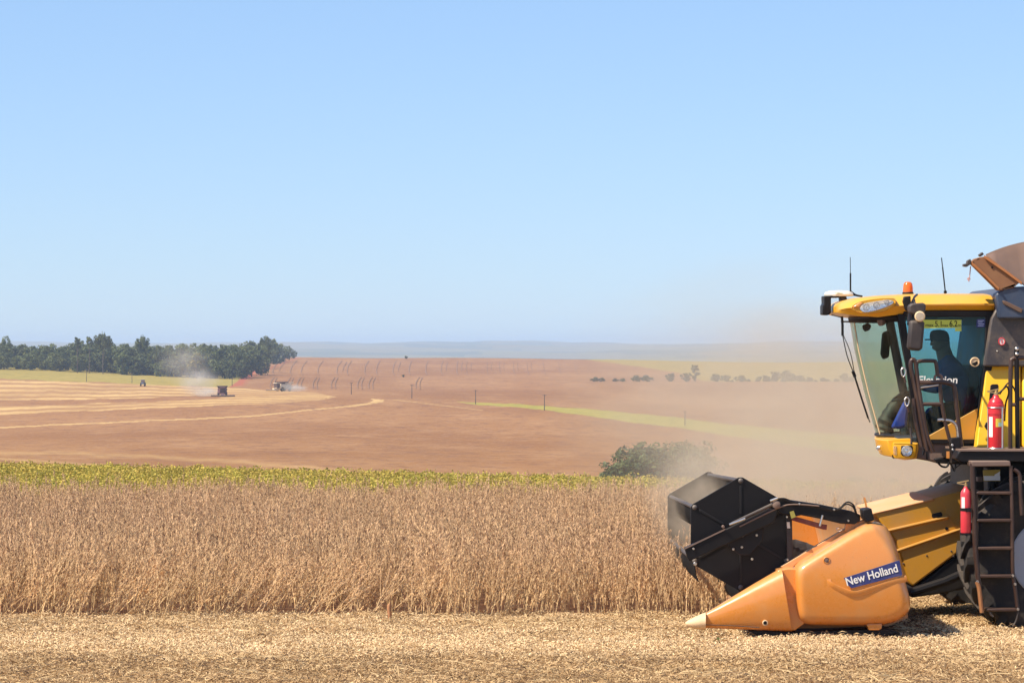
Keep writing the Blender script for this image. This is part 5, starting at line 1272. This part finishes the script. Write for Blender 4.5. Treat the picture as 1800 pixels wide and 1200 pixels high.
def trunk_mesh(rnd, h, r, cl):
    mb = MB(); top = Vector((rnd.uniform(-.3, .3), rnd.uniform(-.3, .3), h * .62))
    mb.tube([Vector((0, 0, -.3)), Vector((0, 0, h * .2)) + top * .05, top * .55, top], [r * 1.3, r, r * .75, r * .35], 7)
    for c, _, _ in rnd.sample(cl, min(6, len(cl))):
        t = rnd.uniform(.35, .9); p = top * t
        mb.tube([p, p.lerp(c, .55) + Vector((0, 0, .05 * h)), c], [r * .4, r * .25, r * .1], 5)
    me = bpy.data.meshes.new('trunk'); me.from_pydata(mb.v, [], mb.f); me.materials.append(BARK); return me

LEAFM = attr_mat('tree_leaf', rough=.6, transl=.22, var=.5)
def tree_kind(seed, w, h, ncl, nl, leaf, base=.22, pal=None, flat=.8, tr=.3):
    r = random.Random(seed); kw = dict(palette=pal) if pal else {}
    cm, cl = crown_mesh(r, w, h, ncl, nl, leaf, LEAFM, base, flat=flat, **kw)
    return cm, trunk_mesh(r, h, tr, cl)
def plant_tree(kind, loc, s, label, group=None, name='broadleaf_tree', rz=None, cat='tree', sx=1.0):
    t = empty(name, loc, label, cat, group, rz=random.uniform(0, 6.28) if rz is None else rz); t.scale = (s * sx, s * sx, s)
    for me, nm in ((kind[0], 'crown'), (kind[1], 'trunk')):
        o = bpy.data.objects.new(nm, me); COL.objects.link(o); o.parent = t
    return t
FOR = [tree_kind(20 + i, rw, 16, 46, 46, .55, base=b_) for i, (rw, b_) in enumerate(((13, -.08), (11, -.1), (15, -.05), (10, -.1), (14, -.08), (12, -.02)))]
YELT = tree_kind(40, 9, 11, 36, 40, .5, .15, ((.22, .17, .03), (.13, .13, .035), (.07, .09, .03)))
UMB = tree_kind(41, 15, 19, 40, 44, .55, .62, flat=.6)
SLIM = tree_kind(42, 5, 20, 16, 40, .5, .6)
def forest():
    rnd = random.Random(9); G = 'trees of the wood on the rise'
    # edge of the wood runs along the pale field, then up the slope to the right
    topy = lambda x: np.interp(x, [-220, 0, 60, 120, 180, 230, 300, 360, 420, 460, 500, 522], [600, 601, 603, 600, 592, 602, 602, 600, 602, 603, 606, 614])
    rows = [(1620, 0, 1.0), (1640, 9, .8), (1680, 4, .95), (1730, 13, .9)]
    for ri, (D, off, dens) in enumerate(rows):
        x = -215 + off
        while x < 428 + ri * 12:
            z = gz((x - CX) * D / F, D); base = CY + (HC - z) * F / D
            want = (base - topy(x)) * D / F * (1.0 if ri > 0 else rnd.uniform(.55, .85)); s = np.clip(want / 16 * rnd.uniform(.93, 1.04), .35, 1.45)
            sx = min(1.25, max(.75, 1 / max(s, .6)))
            plant_tree(FOR[rnd.randrange(6)], ((x - CX) * D / F, D + rnd.uniform(-12, 12), z - .3), s, ('dark green tree in the front row of the wood along the pale green field' if ri == 0 else 'dark green tree crown filling the wood behind its front row'), G, sx=sx * rnd.uniform(.9, 1.15))
            x += rnd.uniform(13, 20) / dens
    # low scrub along the foot of the wood and the wooded corner climbing the brow
    pts = [(440, 651, 1.15), (455, 648, 1.2), (470, 644, 1.12), (484, 640, 1.0), (497, 636, .85), (508, 632, .62), (517, 629, .38), (448, 640, 1.1), (466, 638, 1.1), (482, 634, 1.0), (436, 644, 1.2)]
    for i, (x, y, s) in enumerate(pts):
        p = ground_at(x, y, 1300, 2500); sc = s * p.y / 1750.0
        plant_tree(FOR[i % 6], (p.x, p.y, p.z - .3), sc * .86, 'dark green tree at the right corner of the wood above the red soil', G)
    D = 1560
    def at(px, top, kind, label, D=1600, sx=1.0, h0=16.0):
        z = gz((px - CX) * D / F, D); base = CY + (HC - z) * F / D; s = (base - top) * D / F / h0
        plant_tree(kind, ((px - CX) * D / F, D, z - .3), s, label, sx=sx)
    at(181, 583, UMB, 'tallest broad rounded tree crown rising above the wood left of the dust plume', h0=19.5, sx=.62)
    at(157, 583, SLIM, 'thin ragged tree crown poking above the wood beside the tallest round crown', h0=20.5, sx=.7)
    at(136, 582, SLIM, 'spindly bare topped tree sticking out of the wood at its highest point', D=1590, h0=21, sx=.6)
    at(250, 588, UMB, 'small isolated round crown standing clear above the middle of the wood', D=1640, h0=19.5, sx=.5)
    at(12, 584, FOR[0], 'tall dark crown above the wood at the far left edge', D=1640, sx=.5)
    at(464, 586, FOR[2], 'tall dark tree topping the right corner of the wood', D=1800, sx=.5)
    at(345, 616, YELT, 'yellowish leaved tree in front of the dark wood behind the near dust plume', D=1605, h0=11)
forest()

HED = [tree_kind(60 + i, w, h, 22, 36, .42, .05, ((.060, .080, .030), (.085, .10, .04), (.045, .06, .025))) for i, (w, h) in enumerate(((7, 6), (9, 4.5), (6, 9), (10, 7)))]
def hedgerow():
    G = 'small trees of the far hedge line'
    lst = [(1046, 664, 1, .35, 'low dark bush starting the far hedge line at its left end'), (1056, 665, 1, .34, 'low dark bush second along the left end of the far hedge line'), (1082, 666, 1, .30, 'low dark bush alone between the two left gaps of the far hedge line'), (1094, 666, 1, .28, 'small dark bush just before the second gap of the far hedge line'),
           (1119, 661, 1, .55, 'squat bush of the pale clump left of the tall poplar shaped tree'), (1137, 661, 1, .6, 'squat bush at the right of the pale clump left of the tall pointed tree'),
           (1178, 655, 0, .9, 'dust faded round tree left of the tall pointed tree'), (1206, 654, 0, .95, 'dust faded round tree touching the tall pointed tree'), (1222, 640, 2, 1.05, 'tall pointed tree in the far hedge line faded by dust'),
           (1262, 659, 1, .7, 'pale low bush right of the tall pointed tree'), (1278, 658, 0, .6, 'pale low round tree in the dusty middle of the far hedge line'), (1300, 661, 1, .7, 'pale wide low bush in the dusty middle of the far hedge line'), (1334, 661, 0, .6, 'darker small bush left of the twin crowned trees in the hedge line'), (1346, 659, 0, .6, 'darker small bush touching the left of the twin crowned trees'),
           (1364, 652, 0, 1.0, 'left one of the twin crowned trees in the far hedge line'), (1386, 651, 3, 1.15, 'right and larger one of the twin crowned trees in the far hedge line'), (1404, 661, 1, .7, 'low bush under the right side of the twin crowned trees'), (1424, 664, 1, .6, 'low grey green bush near the right part of the far hedge line'), (1446, 665, 1, .5, 'lowest bush near the right part of the far hedge line'), (1484, 656, 3, .9, 'dusty tree at the right end of the hedge line against the windscreen'), (1500, 660, 0, .8, 'dusty tree seen through the left edge of the windscreen')]
    hh = (6, 4.5, 9, 7)
    for x, top, k, s, lab in lst:
        p = ground_at(x, 670.5, 1100, 2300); h = (672 - top) * p.y / F; sc = h / hh[k]
        plant_tree(HED[k], (p.x, p.y, p.z - .2), sc, lab, G, name='hedge_tree' if k in (0, 2, 3) else 'bush', cat='tree' if k in (0, 2, 3) else 'bush', sx=1.25 if k == 1 else 1.0)
    rnd = random.Random(31)
    for x in range(1262, 1500, 13):      # low growth that ties the hedge line together
        p = ground_at(x + rnd.uniform(-4, 4), 670.5 + rnd.uniform(-.5, .8), 1100, 2300); h = rnd.uniform(3.5, 7) * p.y / F
        plant_tree(HED[1], (p.x, p.y, p.z - .3), h / 4.5, 'low dusty scrub bush between the trees of the far hedge line', G, name='bush', cat='bush', sx=1.2)
    for x, y, top, lab in ((714, 630, 624, 'tiny lone dark tree on the skyline of the brown hill'), (709, 662, 657, 'tiny dark shrub on the upper slope of the brown hill'), (573, 827, 821, 'small dark thorny shrub at the lower edge of the brown field')):
        p = ground_at(x, y + .5, 400, 2590); plant_tree(HED[0], (p.x, p.y, p.z - .1), (y - top) * p.y / F / 6, lab, name='shrub', cat='shrub')
hedgerow()

BUS = [tree_kind(80 + i, w, h, 44, 60, .20, .0, ((.085, .115, .034), (.135, .165, .052), (.055, .080, .026)), tr=.12) for i, (w, h) in enumerate(((5.5, 4.6), (5, 3.4), (7, 4.4)))]
def thicket():
    for x, top, k, D, lab in ((1086, 806, 1, 372, 'low leafy bush at the left end of the thicket by the reel'), (1118, 774, 0, 378, 'tallest leafy bush with a dark upright crown in the thicket'), (1148, 795, 1, 370, 'leafy bush in front at the middle of the thicket'), (1172, 778, 2, 386, 'wide leafy bush behind the reel, half veiled in dust'), (1216, 776, 2, 384, 'dust veiled bush at the right end of the thicket'),
                              (1508, 834, 1, 372, 'faint dust veiled bush under the cab, left one of two'), (1570, 838, 1, 376, 'faint dust veiled bush under the cab, right one of two')):
        X = (x - CX) * D / F; z = gz(X, D); base = CY + (HC - z) * F / D; hh = (4.6, 3.4, 4.4)[k]; s = (base - top) * D / F / hh
        plant_tree(BUS[k], (X, D, z - .1), s, lab, 'thicket bushes beyond the crop', name='bush', cat='bush', sx=min(1.3, 1.0 / max(s, .5) + .25))
    WEED = tree_kind(95, 1.0, .9, 8, 26, .07, .1, ((.06, .14, .03), (.10, .19, .04)), tr=.02)
    p = P(97, 846, 66); plant_tree(WEED, (p.x, 66, gz(p.x, 66) + .33), .32, 'dark green leafy weed standing above the yellow green strip', name='weed', cat='weed')
    p = P(880, 834, 72); plant_tree(WEED, (p.x, 72, gz(p.x, 72) + .33), .26, 'small green weed at the back edge of the yellow green strip', name='weed', cat='weed')
    p = P(1262, 1118, 29.6); plant_tree(WEED, (p.x, 29.6, gz(p.x, 29.6) + .0), .09, 'little green weed sprouting below the header tip', name='weed', cat='weed', sx=1.4)
thicket()

def far_things():
    wood = plain('weathered_wood', (.10, .08, .07), .9)
    for x, y0, y1, lab in ((152, 648, 671, 'slender pole in the pale green field left of the tractor'), (232, 655, 673, 'short pole just left of the blue grey tractor'), (408, 664, 678.5, 'thin pole beside the dark combine at the red soil'), (617.5, 672, 693, 'leftmost pole of the line crossing the brown field'), (724, 676, 700, 'pole below the lone skyline tree in the brown field'), (836, 685, 710, 'pole at the left tip of the green band'), (957, 693, 721, 'pole standing inside the green band'), (1204, 722, 748, 'dust faded pole at the right of the green band')):
        p = ground_at(x, y1, 380, 2400); h = (y1 - y0) * p.y / F
        t = empty('utility_pole', p, lab, 'pole', 'thin poles across the far fields')
        k = MB(); k.tube([p + Vector((0, 0, -.3)), p + Vector((0, 0, h))], [.15, .11], 8); k.build('post', wood, t)
        k = MB(); k.box(p.x - .6, p.x + .6, p.y - .05, p.y + .05, p.z + h * .93, p.z + h * .93 + .10); k.build('cross_arm', wood, t)
        k = MB()
        for dx in (-.5, 0, .5): k.lathe(p + Vector((dx, 0, h * .93 + .10)), (0, 0, 1), [(.06, 0), (.09, .1), (.05, .2)], 8)
        split(k, 'insulator', DGRY, t)
    def far_combine(px, py, rz, label, body, head, dark, wid):
        p = ground_at(px, py, 380, 2400); t = empty('combine_harvester', p, label, 'combine harvester', rz=0)
        M = Matrix.Translation(p) @ Matrix.Rotation(rz, 4, 'Z')     # local: -Y is forward
        def bd(k, name, m, b=.04):
            k.v = [tuple(M @ Vector(v)) for v in k.v]; return k.build(name, m, t, b)
        k = MB(); k.box(-1.6, 1.6, -.4, 5.5, 1.2, 3.1); k.box(-1.35, 1.35, 2.8, 6.5, .9, 2.6); bd(k, 'body', body)
        k = MB(); k.loft([[Vector(v) for v in ((-1.4, .3, 3.1), (1.4, .3, 3.1), (1.4, 3.2, 3.1), (-1.4, 3.2, 3.1))], [Vector(v) for v in ((-2.05, -.2, 4.0), (2.05, -.2, 4.0), (2.05, 3.8, 4.0), (-2.05, 3.8, 4.0))]]); bd(k, 'grain_tank', dark)
        k = MB(); k.loft([[Vector(v) for v in ((-.95, -1.7, 1.5), (.95, -1.7, 1.5), (.95, -.4, 1.5), (-.95, -.4, 1.5))], [Vector(v) for v in ((-.9, -2.1, 3.3), (.9, -2.1, 3.3), (.9, -.4, 3.3), (-.9, -.4, 3.3))]]); bd(k, 'cab', dark)
        k = MB(); k.box(-1.05, 1.05, -2.3, -.3, 3.3, 3.55); bd(k, 'cab_roof', body)
        k = MB(); k.box(-.6, .6, -3.2, -.4, .7, 1.3); bd(k, 'feeder_house', body)
        k = MB(); k.prism([Vector((-wid / 2, -3.2, .2)), Vector((-wid / 2, -4.6, .12)), Vector((-wid / 2, -4.7, .2)), Vector((-wid / 2, -3.4, .6)), Vector((-wid / 2, -3.2, .6))], (wid, 0, 0)); hd = bd(k, 'header', head)
        k = MB(); k.tube([Vector((-wid / 2, -4.3, .5)), Vector((wid / 2, -4.3, .5))], .26, 6); bd(k, 'reel', dark, 0)
        for sx in (-1.45, 1.45):
            k = MB(); k.lathe(Vector((sx, .6, .9)), (1, 0, 0), [(.4, -.36), (.9, -.34), (.9, .34), (.4, .36)], 20); bd(k, 'wheel', RUBBER, 0)
            k = MB(); k.lathe(Vector((sx, 5.0, .6)), (1, 0, 0), [(.3, -.22), (.6, -.2), (.6, .2), (.3, .22)], 16); bd(k, 'rear_wheel', RUBBER, 0)
            k = MB(); k.box(sx * 1.1 - .12, sx * 1.1 + .12, -2.0, -1.85, 2.4, 3.1); bd(k, 'mirror', dark, 0)
        k = MB(); k.tube([Vector((1.7, 2, 3.4)), Vector((1.9, 6.8, 3.5))], .22, 8); bd(k, 'unloading_auger', body, 0)
        return p
    pur = paint('dusty_maroon_paint', (.26, .13, .135), .6, dust=.35, dustcol=(.33, .24, .2)); dk = paint('dusty_dark_paint', (.085, .055, .055), .6, dust=.3)
    p1 = far_combine(391, 697, R(8), 'dark maroon combine facing the viewer at the end of a pale dust plume', pur, dk, dk, 8.8)
    pal = paint('dusty_cream_paint', (.72, .60, .42), .6, dust=.3); ylw = paint('dusty_yellow_paint', (.60, .38, .10), .6, dust=.4)
    p2 = far_combine(490, 687.5, R(-40), 'small cream coloured combine on the brown slope with white dust behind it', pal, ylw, dk, 6.5)
    # tractor
    p = ground_at(251, 678.5, 380, 2400); t = empty('tractor', p, 'small blue grey tractor at the edge of the pale green field', 'tractor')
    blu = paint('faded_blue_paint', (.09, .13, .22), .5, dust=.3)
    def bd(k, n, m, b=.03): k.v = [(p.x + x, p.y + y, p.z + z) for x, y, z in k.v]; return k.build(n, m, t, b)
    k = MB(); k.box(-.45, .45, -2.2, -.2, .9, 1.75); bd(k, 'bonnet', blu)
    k = MB(); k.loft([[Vector(v) for v in ((-.75, -.3, 1.2), (.75, -.3, 1.2), (.75, 1.2, 1.2), (-.75, 1.2, 1.2))], [Vector(v) for v in ((-.8, -.1, 2.7), (.8, -.1, 2.7), (.8, 1.2, 2.7), (-.8, 1.2, 2.7))]]); bd(k, 'cab', dk)
    k = MB(); k.box(-.9, .9, -.2, 1.3, 2.7, 2.9); bd(k, 'cab_roof', paint('grey_roof', (.25, .27, .32), .5))
    for sx in (-.95, .95):
        k = MB(); k.lathe(Vector((sx, .7, .85)), (1, 0, 0), [(.4, -.25), (.85, -.24), (.85, .24), (.4, .25)], 20); bd(k, 'rear_wheel', RUBBER, 0)
        k = MB(); k.lathe(Vector((sx * .9, -1.6, .5)), (1, 0, 0), [(.25, -.16), (.5, -.15), (.5, .15), (.25, .16)], 16); bd(k, 'front_wheel', RUBBER, 0)
    k = MB(); k.tube([Vector((.3, -1.2, 1.7)), Vector((.3, -1.2, 2.5))], .05, 6); bd(k, 'exhaust', dk, 0)
    return p1, p2
FC1, FC2 = far_things()

# small stick at the crop edge, straw bits
q = P(684, 1088, 32.6); q.z = gz(q.x, q.y)
k = MB(); k.tube(catmull([q, q + Vector((.006, 0, .07)), q + Vector((-.004, .01, .15)), q + Vector((.004, .02, .20))], 3), [.022, .020, .019, .021, .02, .019, .02, .018, .017, .010], 8); o = k.build('stake', paint('orange_bark', (.40, .17, .07), .8, dust=.2), smooth=60)
tag(o, 'short orange brown stump at the front edge of the standing crop', 'stake')

# ------------------------------------------------------------------ air: haze and dust
def volume_mat(name, col, dens, soft=True, aniso=.15, nscale=1.6, lo=.15, hi=.75, edge=1.0, bias=(0, 0, 0)):
    m = bpy.data.materials.new(name); m.use_nodes = True; nt = m.node_tree; nt.nodes.clear()
    v = N(nt, 'ShaderNodeVolumePrincipled'); v.inputs['Color'].default_value = (*col, 1); v.inputs['Anisotropy'].default_value = aniso
    v.inputs['Density'].default_value = dens
    if soft:
        tc = N(nt, 'ShaderNodeTexCoord'); ob = tc.outputs['Object']
        ln = N(nt, 'ShaderNodeVectorMath', operation='LENGTH'); sb = N(nt, 'ShaderNodeVectorMath', operation='SUBTRACT'); nt.links.new(ob, sb.inputs[0]); sb.inputs[1].default_value = bias; nt.links.new(sb.outputs[0], ln.inputs[0])
        fall = math_(nt, 'POWER', math_(nt, 'SUBTRACT', 1.0, ln.outputs['Value'], clamp=True), edge)
        f = math_(nt, 'MULTIPLY', fall, math_(nt, 'MULTIPLY', ramp(nt, noise(nt, ob, nscale, 4, .6), lo, hi), dens))
        nt.links.new(f, v.inputs['Density'])
    o = N(nt, 'ShaderNodeOutputMaterial'); nt.links.new(v.outputs[0], o.inputs[1])
    return m
k = MB(); k.box(-12500, 12500, -60, 18600, -75, 62)
hz = k.build('haze', volume_mat('haze_air', (.58, .74, 1.0), 9.5e-5, soft=False, aniso=0.0), smooth=0); tag(hz, 'pale summer haze over the whole landscape', None, None, 'stuff')

def dust(loc, sx, sy, sz, mat_, label, rot=(0, 0, 0)):
    k = MB(); k.ball((0, 0, 0), 1, 1, 1, 20, 12); o = k.build('dust_cloud', mat_, None)
    o.location = loc; o.scale = (sx, sy, sz); o.rotation_euler = rot
    return tag(o, label, None, None, 'stuff')
TAN = (.90, .755, .56)
dust(P(1460, 770, 50), 4.9, 10, 2.6, volume_mat('dust_main', TAN, .19, nscale=2.6, lo=.34, hi=.68), 'large tan dust cloud hanging behind the header')
dust(P(1250, 900, 34.6), .85, 2.9, .80, volume_mat('dust_reel', TAN, .80, nscale=2.4, lo=.28, hi=.72), 'pale dust swirling round the far end of the reel')
dust(P(1455, 690, 95), 9.6, 24, 4.8, volume_mat('dust_drift', TAN, .062, nscale=2.0, lo=.32, hi=.70), 'thin drifting dust veil over the fields behind the cab')
dust(P(1490, 852, 46), 3.4, 8, 1.1, volume_mat('dust_low', TAN, .34, nscale=2.4, lo=.25, hi=.72), 'dense tan dust rolling low between the reel and the cab')
PALE = (.96, .90, .80)
K = FC1.y / F
for dx, dz, rx, rz, dn, nm, lab in ((-32, 7, 36, 13, .42, 'dust_plume', 'bright dust trailing low beside the dark combine'), (-52, 27, 50, 34, .30, 'dust_plume', 'billowing middle of the dust plume behind the dark combine'), (-84, 62, 66, 48, .12, 'dust_plume', 'soft upper dust plume rising against the wood')):
    dust(FC1 + Vector((dx * K, 8 + .3 * dz, dz * K)), rx * K, 9, rz * K, volume_mat(nm, PALE, dn, nscale=2.2, lo=.22, hi=.78, edge=1.7), lab)
K = FC2.y / F
dust(FC2 + Vector((24 * K, 0, 5 * K)), 30 * K, 5, 9 * K, volume_mat('dust_puff', PALE, .62, nscale=2.4, lo=.30, hi=.75), 'white dust puff behind the cream coloured combine')
print('objects', len(bpy.data.objects))
